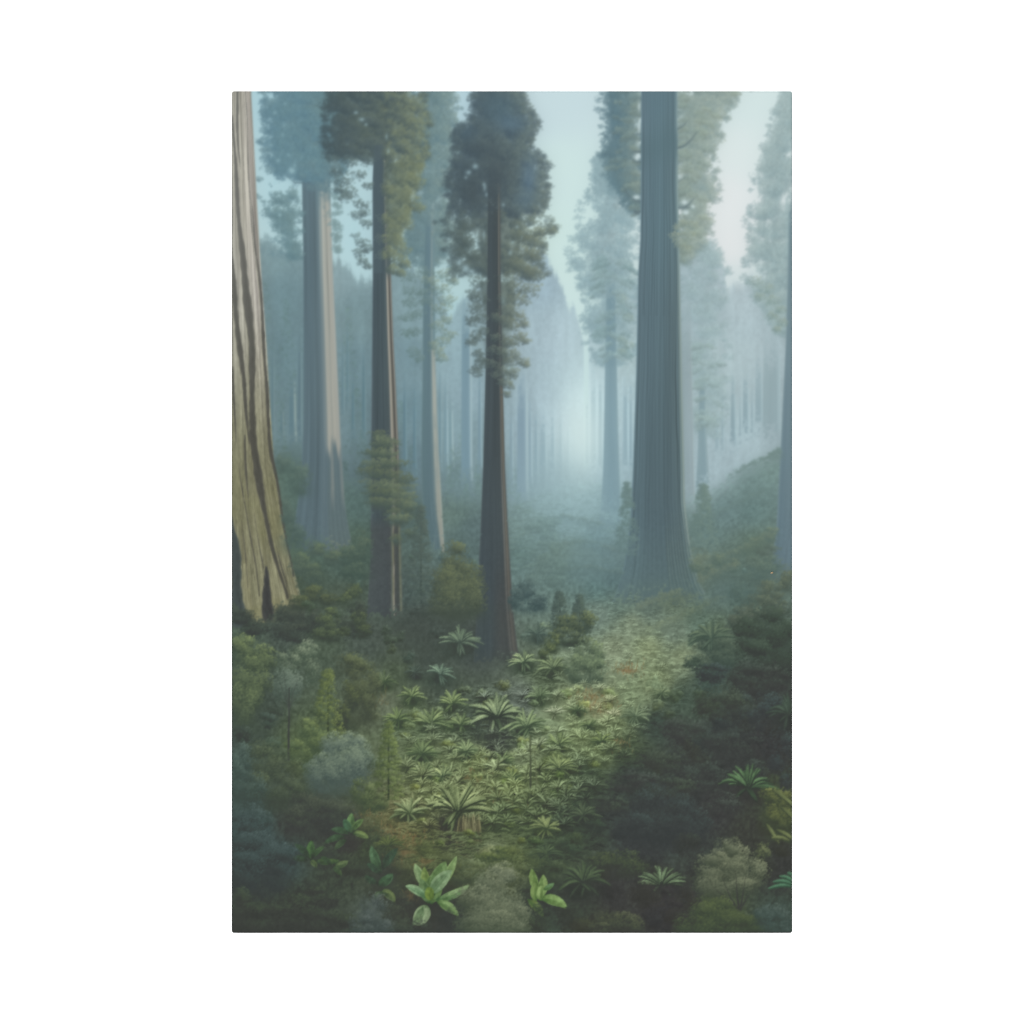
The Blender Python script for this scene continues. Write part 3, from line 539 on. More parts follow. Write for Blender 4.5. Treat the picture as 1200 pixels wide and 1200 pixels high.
# --- T6: the big right tree ----------------------------------------------------------
t6 = T('massive fluted trunk at right with a flared foot, the thickest in full view'); c6 = C(t6)
E6L = Edge([(100,751.5),(182,751),(282,750.4),(320,747.8),(435,745.6),(550,741.8),(607,738.8),(640,735),(664,731),(690,724),(712,714)])
E6R = Edge([(100,793.6),(224,794.6),(320,797),(454,799.5),(550,802),(588,802.6),(617,806),(640,809),(655,812),(672,816.5),(689,823),(702,831),(712,838)])
O6l = [(100,706,752),(112,708,752),(128,710,752),(145,707,752),(160,709,752),(175,704,752),(190,706,752),(208,712,752),(222,718,752),(232,728,752),(246,736,750)]
O6r = [(100,794,876),(110,794,872),(122,794,858),(130,794,852),(145,794,850),(160,794,846),(172,794,838),(185,794,836),(200,794,839),(222,794,842),(235,794,838),(248,794,833),(262,794,832),(278,794,830),(292,794,818),(302,796,806)]
body(O6l, (94,122,134), (128,148,146), c6, 7, .9, 10, .05)
body(O6r, (132,150,148), (158,174,172), c6, 8, .85, 11, .05)
crown(O6l, 110, 9, (90,118,130), (136,154,150), c6, size=2.2, side=.95, flat=.8)
crown(O6r, 190, 10, (126,148,150), (164,178,170), c6, size=2.2, side=.4, flat=.75, sun=(.6,-.6))
soft(722,150,12,50,(86,116,132),.5); soft(716,215,8,20,(104,134,146),.4); soft(812,140,14,24,(132,150,146),.3); soft(822,215,10,18,(140,162,168),.4)
tufts(O6r, 60, 13, (124,144,142), (164,176,160), c6, trunk=lambda y: 796, a=.6)
tufts(O6l, 40, 12, (100,124,130), (144,158,146), c6, trunk=lambda y: 750, a=.6)
for x, y, rx, ry in ((747,184,5,3.6),(746,231,5,2.8),(749,150,1.8,8),(749,125,1.5,6),(802,237,5,3.4),(804,249,4,3),(812,242,2.5,2.5),(796,207,1.3,4),(749,280,1.5,5)): soft(x, y, rx, ry, (206,224,229), 1.0); soft(x, y, rx*.8, ry*.8, (208,225,230), .9)
BR = (92,110,118)
for P, w in (([(752,178),(745,177.6),(738,179)], 2.2), ([(752,190),(745,189.5),(739,185)], 2.2), ([(752,236),(744,235),(736,228),(731,219)], 1.8), ([(752,157),(746,157),(742,158)], 1.4),
             ([(793,152),(800,148),(806,141)], 1.7), ([(793,174),(802,171),(810,164),(817,154)], 2.1), ([(794,243),(802,243),(808,239),(813,232)], 2.2), ([(803,243),(810,243)], 1.4), ([(794,214),(800,210),(806,204)], 1.0), ([(744,248),(748,250),(751,246)], 3.5)):
    stroke(P, (w, w*.8, w*.35), [BR, BR], c6, .9)
trunk(E6L, E6R, 104, 714, [(0,(116,142,156)),(.05,(106,130,143)),(.3,(99,122,134)),(.6,(99,122,133)),(.86,(101,122,131)),(.92,(108,132,142)),(.935,(140,160,164)),(.955,(112,136,144)),(.975,(150,168,168)),(1,(140,160,162))],
      t6, top=(1.02,1.02,1.02), bottom=(.88,.88,.86), streak=.015, flute=15, flute_amp=.035, lines=80, line_amp=.085, seed=8, fade=36, fu=30, fy=.4)
m6 = (ids == t6)
over(.7*m6*np.exp(-((YY-172-6*np.sin(XX*.11))/22)**2)*(.8+.2*CLOUD.clip(-1,1)), A((86,108,116)))
over(.4*m6*sstep(160, 110, YY), A((92,114,126)))
over(.55*m6*sstep(400, 600, YY)*sstep(748, 765, XX)*sstep(800, 780, XX), A((84,102,110)))
over(.40*m6*sstep(600, 690, YY), A((92,112,112)))
over(.25*m6*sstep(380, 250, YY)*sstep(745, 770, XX), A((106,138,150)))
for x, y, r in ((790,276,6),(796,284,8),(806,276,9),(803,292,7),(793,266,5),(812,264,7),(800,262,6)): leaves(x, y, r, r*.75, int(r*7), (124,142,138), (162,172,152), c6, 1.9, .9)
for q in range(9):                                       # root flutes at the flared foot
    u = .62+q*.043; P = [(E6L(y)+(E6R(y)-E6L(y))*u, y) for y in range(600, 700, 9)]
    stroke(P, (.5, 1.4, 1.0), [(78,94,98), (86,104,104)], None, .35); stroke([(x+1.4, y) for x, y in P], (.4, 1.1, .8), [(108,126,126), (116,132,124)], None, .35)

# --- T1: the giant cut by the left edge ------------------------------------------------
t1 = T('giant pale furrowed trunk cut by the left edge of the print')
E1L = Edge([(100,262),(800,262)])
E1R = Edge([(100,294),(107,294.3),(236,301.2),(320,306.3),(406,312.6),(473,316.4),(550,321.4),(569,327-3),(617,333),(659,342),(690,350),(712,357)])
trunk(E1L, E1R, 104, 730, [(0,(178,178,170)),(.3,(184,183,174)),(.6,(192,190,180)),(.85,(184,180,174)),(.93,(160,156,150)),(.97,(180,178,170)),(1,(160,164,160))], t1, streak=.05, lines=46, line_amp=.17, seed=1, fu=46, fy=.8)
m1 = (ids == t1)
over(m1*sstep(330, 560, YY)*.85, np.broadcast_to(A((122,122,96)), buf.shape)*(1+.05*BARK[(YY*1.2).astype(int) % 1024, (XX*14).astype(int) % 1024])[..., None])
uu1 = (XX-262)/np.maximum(E1R(YY[:, :1])-262, 1)
nb1 = BARK[(YY*.9).astype(int) % 1024, (uu1*260).astype(int) % 1024]; nb2 = BARK[(YY*3.1).astype(int) % 1024, (uu1*620+40).astype(int) % 1024]
buf *= (1+m1*(.045+.075*sstep(420, 640, YY))*(.8*nb1+.6*nb2))[..., None]
over(m1*.55*sstep(430, 640, YY)*sstep(.3, 1.5, nb1), A((92,92,74)))
over(m1*.35*sstep(480, 660, YY)*sstep(.2, 1.4, -nb1), A((152,149,116)))
over(m1*.45*sstep(500, 640, YY)*sstep(0, 1.3, CLOUD+.4), A((116,116,84)))
G1, G2 = (112,113,110), (82,82,76)
def groove(P, W, a=.9, c=None):
    W = [max(v, 1.3) if 0 < q < len(W)-1 else v for q, v in enumerate(W)]; P2 = np.array(P, np.float32); ys = np.arange(P2[0, 1], P2[-1, 1], 2.)
    xs = np.interp(ys, P2[:, 1], P2[:, 0]); xs = np.convolve(np.pad(xs, 5, mode='edge'), np.ones(11)/11, 'valid')+np.sin(ys*.06+P[0][0])*.5
    ww = np.interp(ys, P2[:, 1], W)*.86; ww *= 1+.10*np.sin(ys*.09+P[0][0]*3)+.08*np.sin(ys*.31)
    cs = [A(G1)*(1-t)+A(G2)*t for t in np.clip((ys-250)/250, 0, 1)] if c is None else [A(c)]*len(ys)
    for q_, al_, of_ in ((1.25, .16, 0), (1.0, .30, 0), (.75, .34, .1), (.5, .34, .14), (.3, .3, .18)): stroke(list(zip(xs+ww*of_, ys)), list(ww*q_), [q*(1.02-.1*(1-q_)) for q in cs], t1, a*al_)
    stroke(list(zip(xs-ww*.62, ys)), [.9]*len(ys), [A((204,202,190))*(1-t)+A((160,156,122))*t for t in np.clip((ys-250)/260, 0, 1)], t1, .28)
groove([(277.5,100),(278,150),(280,180),(282,200)], (3.2,3.6,2.4,.6)); groove([(272.5,135),(276,200),(281,270),(286,320),(291,360),(294.5,400),(296,454),(295,512),(302,550),(309,597),(317,636),(329,674),(338,702)], (2,4.6,5.5,8.5,9.5,8.5,7,8.5,10,6,5,4.5,3.5))
groove([(271,290),(275,350),(280.5,406),(286,450),(290,500),(292,530)], (2.5,6.5,6.5,5.5,3,.8)); groove([(288,104),(290.5,180),(294,260),(298,300)], (1.6,1.8,2,.8), .7); groove([(294.5,235),(298,280),(304,325),(309,400),(313.5,480),(317,530),(323.5,560),(331,605),(337,640),(344,676)], (1,3,3.6,4,4.4,4.4,4,3.4,3,2.2))
groove([(272,430),(275,480),(276,520)], (3,3.5,1)); groove([(284,110),(285,200),(288,250)], (.8,1.1,.6), .5); groove([(283,610),(287,650),(291,690)], (1,2,1.4), .6); groove([(279,540),(285,580),(291,620),(300,660),(304,700)], (1,2.2,2,2.4,2), .6)
groove([(297,600),(303,640),(310,668)], (1,2,2.4), .55); groove([(324,640),(330,665),(337,690)], (1.2,2.4,2), .7); groove([(286,510),(289,560),(291,590)], (3,3.5,1), .6)
groove([(312,664),(311.5,684),(312,704),(315,726)], (3,9,11,13), 1.0, (72,74,74)); groove([(270,606),(275,640),(277,690),(279,730)], (4,11,13,18), 1.0, (74,82,82))
groove([(271,180),(272,260),(271,300)], (1,2.5,1), .5); groove([(301,300),(305,360)], (.8,1.4), .5)
for k in range(2200):                                      # fibrous flecks of old bark
    y = random.uniform(300, 715); t = random.random(); x = 271+t*(E1R(y)-271)
    if ids[min(int((y-Y0)*S), BH-1), int((x-X0)*S)] != t1: continue
    b = buf[min(int((y-Y0)*S), BH-1), int((x-X0)*S)]; L_ = random.uniform(3, 9)
    sl_ = .05+.2*t*(y > 520)
    c = b*random.choice((.8, .88, .94, 1.1, 1.17)); stroke([(x, y), (x+L_*sl_, y+L_)], (.5, .9, .4), [c, c], None, .6*min(1, (y-260)/200))
over(.9*m1*sstep(0, 9, YY-np.interp(XX, [271,280,300,312,330,347,357],[702,708,722,724,706,702,712])+3*GRAIN), A((76,86,78)))
# --- undergrowth, back to front ------------------------------------------------------
def SH(label): return motif('printed_shrub', label)
def FE(label): return motif('printed_fern', label)
def gcol(x, y):
    return ground[min(max(int((y-Y0)*S), 0), BH-1), min(max(int((x-X0)*S), 0), BW-1)]
def litmap(x, y):
    """1 in the sunlit clearing, 0 in the shade of the bank at right"""
    edge = np.interp(y, [690, 740, 790, 840, 880, 930, 960, 1000, 1094], [900, 850, 815, 775, 745, 690, 660, 640, 600])
    return float(np.clip((edge-x)/40+.5, 0, 1))
jobs = []
TREES = [t1, t2, t3, t4, t5, t6, t8]
def clear(x, y):
    cy, cx = int((y-Y0)*S), int((x-X0)*S)
    return 0 <= cy < BH and 0 <= cx < BW and ids[cy, cx] not in TREES
def job(y, f, *a, **k): jobs.append((y, len(jobs), f, a, k))

def meadow(x, y):
    if not clear(x, y): return
    t = (y-660)/340; g = gcol(x, y); lit = litmap(x, y); r = 2.5+max(t, 0)*8.5
    f = random.random()
    g = g*(1-.07*np.clip((y-790)/40, 0, 1)); D = g*(.76 if f < .5 else .88)
    Lg = g*(1.08+.36*random.random()*(.3+.7*lit))+A((5, 7, 5))*lit
    n = random.choice((3, 4, 5, 6))
    for k in range(n):
        a = -math.pi*(.08+.84*(k+random.random()*.7)/n); ln = r*random.uniform(.6, 1.1)
        c, s = math.cos(a), math.sin(a)
        P = [(x+c*ln*u, y+s*ln*.75*u+.5*ln*u*u) for u in (0, .35, .7, 1)]
        q = .6+.4*random.random()
        if f < .5: stroke([(px+.4, py+.9) for px, py in P], (.5, .8+r*.09, .5), [D, D], GROUND, .38)
        stroke(P, (.45, .7+r*.085, .4), [D+(Lg-D)*.4, D+(Lg-D)*q], GROUND, .75)
def scrub(x, y):
    if not clear(x, y) or not clear(x, y-4): return
    g = gcol(x, y); t = max((y-640)/400, 0); r = (2.2+3.5*t)*random.uniform(.7, 1.3)
    leaves(x, y, r*1.3, r*.8, 9, g*.92, g*random.uniform(1.0, 1.0+.16*np.clip((g.mean()-62)/30, .2, 1)), GROUND, 1.7, .8, rag=.4, a=.5)
for k in range(1900):                                        # low plants on the far valley floor and left
    x = random.uniform(271, 929); y = random.uniform(600, 720)
    if YY[0, 0] <= y and y > gp[min(int((x-X0)*S), BW-1)]+12:
        if x < 600 or (y > 640 and not (600 < x < 800 and y < 716)): job(y, scrub, x, y)
for k in range(3400):
    y = 690+random.random()**.8*330; xl = np.interp(y, [690, 740, 780, 840, 900, 960, 1000, 1020], [690, 690, 640, 450, 455, 430, 440, 470])
    xr = np.interp(y, [690, 740, 800, 850, 900, 960, 1000, 1020], [850, 845, 830, 790, 740, 720, 700, 640])
    x = random.uniform(xl, xr); job(y, meadow, x, y)
for k in range(1500):
    x = random.uniform(271, 929); y = random.uniform(720, 1100)
    if not (y > 1030 and x < 420): job(y, scrub, x, y)
def filler(x, y, r):
    if not clear(x, y-r) or not clear(x-r*.7, y) or not clear(x+r*.7, y): return
    g = gcol(x, y); m = np.clip((g.mean()-58)/34, .25, 1.1)
    tint = A(random.choice(((1,1,1), (1.02,1.01,.93), (.97,1,1.02), (1,1.01,.97))))
    shrub(x, y, r*random.uniform(.9, 1.4), r, g*.86*tint, g*(1+.34*m)*tint, GROUND, size=random.choice((1.4, 1.7, 2.0)), leaf=.8, lumps=5, lr=.5)
for k in range(330):
    y = random.uniform(650, 1094); x = random.uniform(271, 929)
    if 440 < x < 760 and 775 < y < 1000 and litmap(x, y) > .3 and not (x < 520 and y > 940): continue
    if y > 1040 and x < 420: continue
    if x > 690 and 690 < y < 790 and x < 850: continue
    if 600 < x < 860 and y < 730: continue
    job(y+6, filler, x, y, (3.5+(y-640)*.026)*random.uniform(.8, 1.35))
for k in range(1100):                                          # rust-coloured litter and dry stems
    x, y = random.choice(((700, 828, 22, 7), (690, 818, 14, 5), (735, 785, 18, 4), (722, 872, 9, 4), (455, 975, 18, 16), (480, 985, 16, 8), (470, 1015, 14, 8), (432, 820, 6, 22), (478, 1052, 12, 8), (570, 900, 12, 6), (545, 915, 10, 5), (590, 935, 12, 5), (430, 960, 6, 10)))[:2], 0
    (x, y) = x
    x += random.gauss(0, 11); y += random.gauss(0, 5)
    def rust(x, y):
        c = A(random.choice(((116, 93, 68), (104, 96, 68), (110, 100, 72))))*random.uniform(.85, 1.12)
        stroke([(x, y), (x+random.uniform(-2, 2), y-random.uniform(1.5, 6))], (.6, 1.1, .4), [c*.95, c*1.06], GROUND, .55)
    job(y+2, rust, x, y)

def crest(pts, lit, wd):
    p = np.array(pts, np.float32); n = int(np.hypot(*(p[1:]-p[:-1]).T).sum()*1.1)
    for t in np.linspace(0, len(p)-1.001, n):
        j = int(t); x, y = p[j]+(p[j+1]-p[j])*(t-j); x += random.gauss(0, 2); y += random.gauss(0, wd*.5)
        if not clear(x, y): continue
        g = gcol(x, y); leaves(x, y, wd*1.3, wd*.7, 8, g*.95, g+(A(lit)-g)*random.uniform(.3, 1), GROUND, 1.6, .8, a=.6)
    for t in np.linspace(.1, len(p)-1.1, n//6):
        j = int(t); x, y = p[j]+(p[j+1]-p[j])*(t-j)
        if clear(x, y+wd*2.5): soft(x, y+wd*2.6, wd*3, wd*1.8, gcol(x, y)*.93, .3)
for pts, lit, wd in (([(748,712),(775,699),(805,690),(835,673),(862,662)], (134,142,116), 3.4), ([(812,655),(850,651),(880,638),(908,621)], (128,141,120), 3), ([(640,640),(690,634),(722,645)], (124,146,138), 2.4),
                     ([(622,618),(660,604),(704,614)], (134,158,156), 2), ([(642,670),(690,664),(728,672)], (114,134,126), 2.4), ([(860,554),(905,532),(926,523)], (122,146,143), 2.4), ([(812,612),(850,596),(900,572)], (118,142,138), 2.2), ([(760,738),(800,722),(842,700)], (122,134,106), 3.2)):
    job(max(q[1] for q in pts), crest, pts, lit, wd)
job(788, lambda: [soft(x, y, rx, ry, (122,99,74), .6) for x, y, rx, ry in ((698,828,16,4.5),(688,817,12,3.5),(712,834,10,4),(735,786,14,3),(722,872,7,3),(470,1000,20,9),(455,982,12,10),(545,912,9,4),(570,905,8,3),(478,1050,9,6),(498,1008,14,7))])
def S_(label, x, y, rx, ry, dark, light, sort=None, **k):
    i = SH(label); job(sort or y+ry, lambda: shrub(x, y, rx, ry, dark, light, i, **k)); return i
def cluster(label, parts, dark, light, sort, **k):
    i = SH(label)
    def f():
        ya = min(q[1]-q[3] for q in parts); yb = max(q[1]+q[3] for q in parts); D, Lg = A(dark), A(light)
        for x, y, rx, ry in parts: soft(x, y+ry*.75, rx*1.0, ry*.5, D*.93, .7)
        for x, y, rx, ry in sorted(parts, key=lambda q: q[1]):
            t = (y-ya)/(yb-ya); shrub(x, y, rx, ry, D*(1.02-.07*t), D+(Lg-D)*(1.32-.68*t), i, **k)
        soft((min(q[0]-q[2] for q in parts)+max(q[0]+q[2] for q in parts))/2, yb-1, (max(q[0]+q[2] for q in parts)-min(q[0]-q[2] for q in parts))*.4, (yb-ya)*.16, D*.94, .6)
    job(sort, f)
# behind and between the left trunks
cluster('hazy bushes between the giant trunk and the blue-grey tree', [(345,625,14,14),(338,600,10,16),(350,560,16,20),(332,540,10,14)], (80,100,96), (104,124,114), 632, size=1.9)
cluster('rounded green bushes right of the giant trunk foot', [(371,642,12,9),(390,652,12,9),(352,660,14,14),(366,672,12,14)], (78,94,88), (108,124,98), 680, size=2.0)
cluster('hazy bush left of the dark slate trunk', [(424,638,14,20),(410,650,12,12),(416,668,18,10)], (74,92,86), (104,120,100), 676, size=2.0)
cluster('low olive bushes behind the fern clearing at left', [(368,695,17,10),(385,702,12,8),(350,706,14,9)], (70,80,72), (104,114,80), 712)
cluster('small olive bush beside the dark slate trunk', [(414,692,11,9),(404,702,10,8)], (70,82,72), (108,120,84), 704)
i = SH('dark thicket under the giant trunk')
job(744, lambda: [shrub(x, y, rx, ry, (64,72,70), (80,88,78), i, size=2.2) for x, y, rx, ry in ((335,722,22,16),(300,735,22,14),(360,728,20,18),(345,742,30,14),(410,738,30,14),(285,722,14,10),(420,716,12,12))])
cluster('twiggy olive bush in the dark thicket', [(384,728,14,11),(376,742,12,8),(392,744,12,8),(388,716,8,5)], (70,80,72), (102,116,80), 752)
cluster('olive bush at the foot of the dark slate trunk', [(420,724,10,10),(426,738,9,9)], (68,78,70), (98,110,78), 746)
def slim(label, x, y0, y1, w, dark, light, sort, n=150, core=True):
    i = SH(label)
    def f():
        D, Lg = A(dark), A(light)
        if core: stroke([(x, y0+4), (x, y1)], (.8, 1.6, 2.2), [D*.9, D*.85], i)
        for t in np.sort(rng.random(n)):
            hw = w*(.2+.8*min(t*1.5, 1)); xx = x+random.uniform(-hw, hw); yy = y0+(y1-y0)*t
            l = .45+.45*(xx-x)/hw*.6+random.uniform(-.25, .3)
            leaves(xx, yy+abs(xx-x)*.25, 3.4, 2.3, 8, D, D+(Lg-D)*min(max(l+.2, 0), 1.1), i, 1.5, .8)
    job(sort, f)
slim('hazy pointed sapling right of the thick fluted trunk', 824, 568, 652, 17, (98,121,120), (120,141,132), 654, 260, False)
slim('hazy sapling left of the thick fluted trunk foot', 735, 565, 650, 12, (94,117,117), (110,133,130), 640, 150, False)
slim('blue-green sapling with drooping tiers between the dark trunk and the centre tree', 493, 592, 706, 15, (72,86,84), (98,112,102), 706, 220)
cluster('olive round-topped bush left of the centre tree', [(532,652,17,20),(549,672,19,18),(522,682,20,22),(540,700,32,24),(556,692,14,24),(525,708,24,16)], (75,86,77), (112,121,90), 724, size=2.0, lumps=11)
cluster('blue-grey bush right of the centre tree foot', [(616,690,12,12),(604,700,10,14),(630,706,14,10)], (70,88,90), (92,110,108), 712)
slim('dark pointed shrub in the clump right of the centre tree', 656, 692, 745, 11, (70,84,82), (92,108,98), 742)
slim('taller dark pointed shrub in the clump right of the centre tree', 679, 697, 745, 10, (70,84,82), (94,110,98), 743)
cluster('olive-tipped bushes right of the centre tree', [(664,728,16,10),(684,728,16,14),(668,745,26,12)], (70,82,74), (112,122,86), 757)
cluster('yellow-green fan-shaped bush beside the centre tree ferns', [(648,752,10,13),(640,764,9,10)], (72,84,70), (114,124,84), 772)
cluster('soft green bush at the edge of the fern clearing', [(690,765,20,20),(676,782,16,18),(697,785,14,16)], (78,92,80), (112,126,94), 802, size=2.1)
# hillside bushes
cluster('row of pale-topped bushes on the right slope', [(842,655,10,9),(858,662,10,9),(832,668,12,8),(815,664,9,7)], (90,110,104), (122,136,116), 672, size=1.8)
cluster('pale-rimmed bushes along the slope crest', [(885,638,14,9),(898,630,12,8),(876,644,10,7),(905,622,8,6)], (94,116,110), (126,140,118), 648, size=1.8)
cluster('hazy bushes beside the right edge tree', [(890,668,18,12),(868,690,18,10),(905,660,12,10)], (88,108,104), (106,124,112), 700, size=1.9)
cluster('round olive-topped bush at the right edge', [(902,694,18,15),(890,708,18,14),(923,680,9,14)], (82,94,86), (112,122,100), 716, size=1.9)
cluster('big dark bush on the right bank', [(905,735,30,28),(880,740,22,22),(922,760,22,36),(888,770,30,24)], (62,72,67), (80,95,82), 794, size=1.7)
cluster('hazy olive rim of bushes above the big dark bush', [(872,718,14,11),(885,722,16,10),(862,730,12,12),(912,712,18,10)], (76,88,82), (104,114,96), 745, size=1.7)
cluster('feathery shaded bush at the edge of the bank', [(836,748,26,16),(850,765,24,16),(818,775,18,10)], (70,84,78), (96,110,92), 782, size=2.0)
for q, (x, y, rx, ry) in enumerate(((880,800,34,24),(846,826,34,24),(905,840,30,30),(800,856,30,18),(862,872,38,24),(776,890,34,18),(915,880,22,28),(744,916,34,16),(820,915,40,24),(716,942,26,12),(835,790,24,14),(905,795,24,18),(880,905,24,18),(790,922,30,16),(925,915,14,20),(846,945,30,18))):
    t = ((0,0,0),(3,4,0),(-1,1,4),(2,1,1))[q % 4]
    S_(None, x, y, rx, ry, tuple(v+w for v, w in zip((60,65,63), t)), tuple(v+1.5*w for v, w in zip((78,88,82), t)), y+ry*.8, size=random.choice((1.5, 1.8, 2.1)), lr=.34, lumps=10)
for q in range(26):                                           # half-seen bushes on both banks of the misty gully
    x, y = (random.uniform(626, 660), random.uniform(598, 690)) if q < 16 else (random.uniform(815, 905), random.uniform(640, 712))
    g = gcol(x, y); S_(None, x, y, random.uniform(8, 16), random.uniform(6, 12), g*.93, g*1.12+A((4,4,0)), y+8, size=1.6, lumps=6)
cluster('blue-grey shrub in deep shade on the right', [(776,955,46,36),(745,965,24,20),(810,965,24,22)], (58,66,66), (76,86,84), 990, size=1.6, leaf=.7)
# left bank shrubs
cluster('sunlit green bush at the left edge', [(283,760,18,18),(303,770,22,18),(292,800,26,34),(284,825,18,30)], (74,86,74), (112,126,88), 850, size=1.9, lumps=14)
cluster('pale grey-green bush among the left shrubs', [(338,776,16,14),(352,766,12,10),(364,760,12,11),(366,784,10,16)], (80,94,82), (122,134,112), 806, size=1.6)
i0 = SH('grey-green small tree with a thin dark trunk at left')
def grey_tree():
    shrub(338, 802, 22, 26, (80,94,86), (116,130,116), i0, size=1.5, leaf=.7, lumps=12)
    stroke([(339, 806), (338.5, 850), (338, 890)], (1.2, 2, 2.6), [(70,74,72), (68,72,70)], i0, .9)
    for e, f in ((328, 800), (349, 796), (332, 786), (346, 818)): stroke([(338.6, 832), ((338+e)/2, (f+828)/2), (e, f)], (1.2, .9, .5), [(74,80,76)]*2, i0, .7)
job(892, grey_tree)
slim('yellow-green slender conifer among the left shrubs', 384, 784, 868, 19, (78,90,66), (122,134,80), 870, 190)
cluster('dark brown-green bush behind the clearing', [(425,800,20,24),(412,776,20,14),(430,820,14,26),(440,800,8,14)], (74,82,70), (102,112,82), 850, size=1.9)
cluster('dark leafy bush in the left middle', [(412,815,12,20),(400,838,10,18)], (70,78,68), (94,104,72), 856)
cluster('bright green bush under the grey-green tree', [(360,852,14,14),(370,868,14,18),(352,880,14,16)], (78,92,72), (116,130,84), 902, size=1.7)
cluster('shaded green bushes at left', [(312,890,22,24),(330,920,26,26),(300,920,20,16)], (70,80,70), (94,106,82), 945, size=1.8)
cluster('pale blue-grey round shrub in the left foreground', [(398,895,30,30),(420,890,20,26),(376,905,22,24),(392,872,18,16),(414,868,16,12)], (80,94,90), (122,136,114), 935, size=1.4, leaf=.65, lumps=16)
slim('pointed green conifer beside the pale round shrub', 455, 846, 936, 17, (74,86,62), (116,130,80), 938, 230)
cluster('blue-green shrub at the left edge', [(284,892,15,26),(295,925,20,22),(276,910,12,26)], (68,82,78), (90,108,100), 950, size=1.4, leaf=.65)
cluster('dusky blue shrub in the lower left corner', [(292,975,28,34),(320,1010,28,28),(286,1020,24,28),(300,1000,40,26)], (60,71,70), (80,95,94), 1042, size=1.4, leaf=.65, lumps=14)
cluster('shadowed bush above the broad-leaved plants', [(370,945,34,20),(400,955,24,18),(345,960,20,18)], (66,72,68), (84,92,78), 972, size=1.8)
cluster('feathery green bush at the end of the pale shrub', [(425,925,16,18),(440,940,16,14)], (74,86,66), (110,122,84), 952)
cluster('dark fern bank in the bottom left corner', [(300,1075,40,24),(350,1070,40,24),(390,1085,34,18),(280,1060,16,24),(380,1050,26,14)], (60,66,60), (74,84,70), 1096, size=2.0)
cluster('grey twiggy shrub at the bottom left', [(440,1070,20,26),(425,1085,18,16),(455,1088,16,12)], (70,80,78), (98,108,104), 1098, size=1.4, leaf=.65)
cluster('pale grey shrub at the bottom centre', [(585,1045,30,34),(560,1065,30,32),(600,1075,26,24),(575,1085,44,18),(590,1022,18,14)], (80,90,76), (128,135,110), 1094, size=1.3, leaf=.6, lumps=18)
cluster('low green bush behind the bright leafy plant', [(570,1008,18,10),(590,1000,18,9),(556,1018,14,8)], (74,86,64), (106,118,76), 1018)
cluster('shaded leafy mound in the lower right', [(724,1006,30,12),(740,1016,22,12),(700,1010,16,8)], (64,72,62), (86,96,70), 1028, size=1.8)
cluster('dim ferny bush at the bottom edge', [(725,1080,26,14),(705,1088,18,10),(745,1085,14,12)], (64,70,60), (92,98,78), 1098, size=1.8)
i1 = SH('pale grey-brown shrub with a forked dark trunk at the lower right')
def fork_tree():
    for x, y, rx, ry in ((855,1010,30,28),(835,1020,24,20),(876,1025,26,24),(850,1036,36,16),(858,992,12,12),(838,1005,12,10)): shrub(x, y, rx, ry, (76,84,72), (126,132,106), i1, size=1.3, leaf=.6, lumps=14)
    for e, f in ((846,1028),(874,1026),(862,1020),(836,1040),(884,1042)): stroke([(867, 1068), ((866+e)/2, 1052), (e, f)], (2.4, 1.4, .6), [(62,64,62), (74,78,70)], i1, .7)
job(1068, fork_tree)
S_('small olive shrub behind the pale grey-brown one', 893, 1003, 12, 18, (72,80,66), (116,124,88), 1010, size=1.4, leaf=.7)
cluster('dull green bush in the lower right corner', [(835,1072,34,22),(815,1085,30,16),(860,1082,26,18),(885,1085,18,14)], (66,76,60), (90,102,70), 1097, size=1.7)
cluster('blue-green bush in the lower right corner', [(910,1078,22,20),(918,1090,16,10),(896,1072,14,12)], (64,78,74), (88,102,96), 1097, size=1.5)
cluster('yellowish grass tuft bush at the right edge', [(916,935,18,14),(920,960,14,18),(905,955,12,16),(900,930,12,8)], (70,78,58), (118,124,78), 985, size=1.8)

# ferns: x, y, radius, dark, light
DK, LT, MD, DM = (72,86,68), (146,164,112), (118,138,94), (86,98,80)
def F(label, x, y, r, dark=DK, light=LT, sort=None, **k):
    i = FE(label); job(sort or y+r*.45, lambda: fern(x, y, r, dark, light, i, **k))
F('fern in shade left of the centre tree', 539, 751, 27, (74,86,80), (116,136,110), 768, nf=13)
F('blue-green fern below the centre tree', 515, 789, 21, (70,84,78), (122,146,122), nf=9)
F('dim fern beside the blue-green one', 487, 787, 15, (70,80,76), (86,102,90), nf=8)
F('fern at the left end of the clearing', 450, 798, 18, DK, (108,122,92), nf=9)
F('bright small fern in the upper clearing', 482, 815, 20, DK, (138,154,104), nf=11)
F('dense fern left of the tall tuft', 530, 823, 22, DK, (142,158,104), nf=12)
F('tall fern tuft with a dark skirt in the clearing centre', 582, 838, 38, (62,74,64), (158,174,128), 858, nf=18, w=4.2, droop=.55, under=False)
F('bright fern at the foot of the centre tree', 614, 775, 22, (70,84,72), (150,166,122), nf=12)
F('arching fern right of the centre tree foot', 648, 782, 24, (74,86,72), (126,142,104), nf=12, droop=.8)
F('grey-green fern above the clearing', 630, 742, 19, (74,88,84), (96,114,102), 756, nf=10)
F('pale fern beyond the tall tuft', 632, 815, 19, DK, (124,140,108), nf=10)
F('arching fern right of the tall tuft', 617, 850, 30, (74,88,72), (130,146,104), 862, nf=13, droop=.7)
F('small fern left of the clearing', 466, 842, 20, DK, (132,150,96), nf=11)
F('fern in the middle of the clearing', 505, 846, 24, DK, (140,156,106), nf=12)
F('upright fern in the clearing', 540, 848, 22, DK, (128,144,98), nf=9)
F('spreading fern at the left clearing edge', 494, 882, 24, DK, (116,132,92), nf=12)
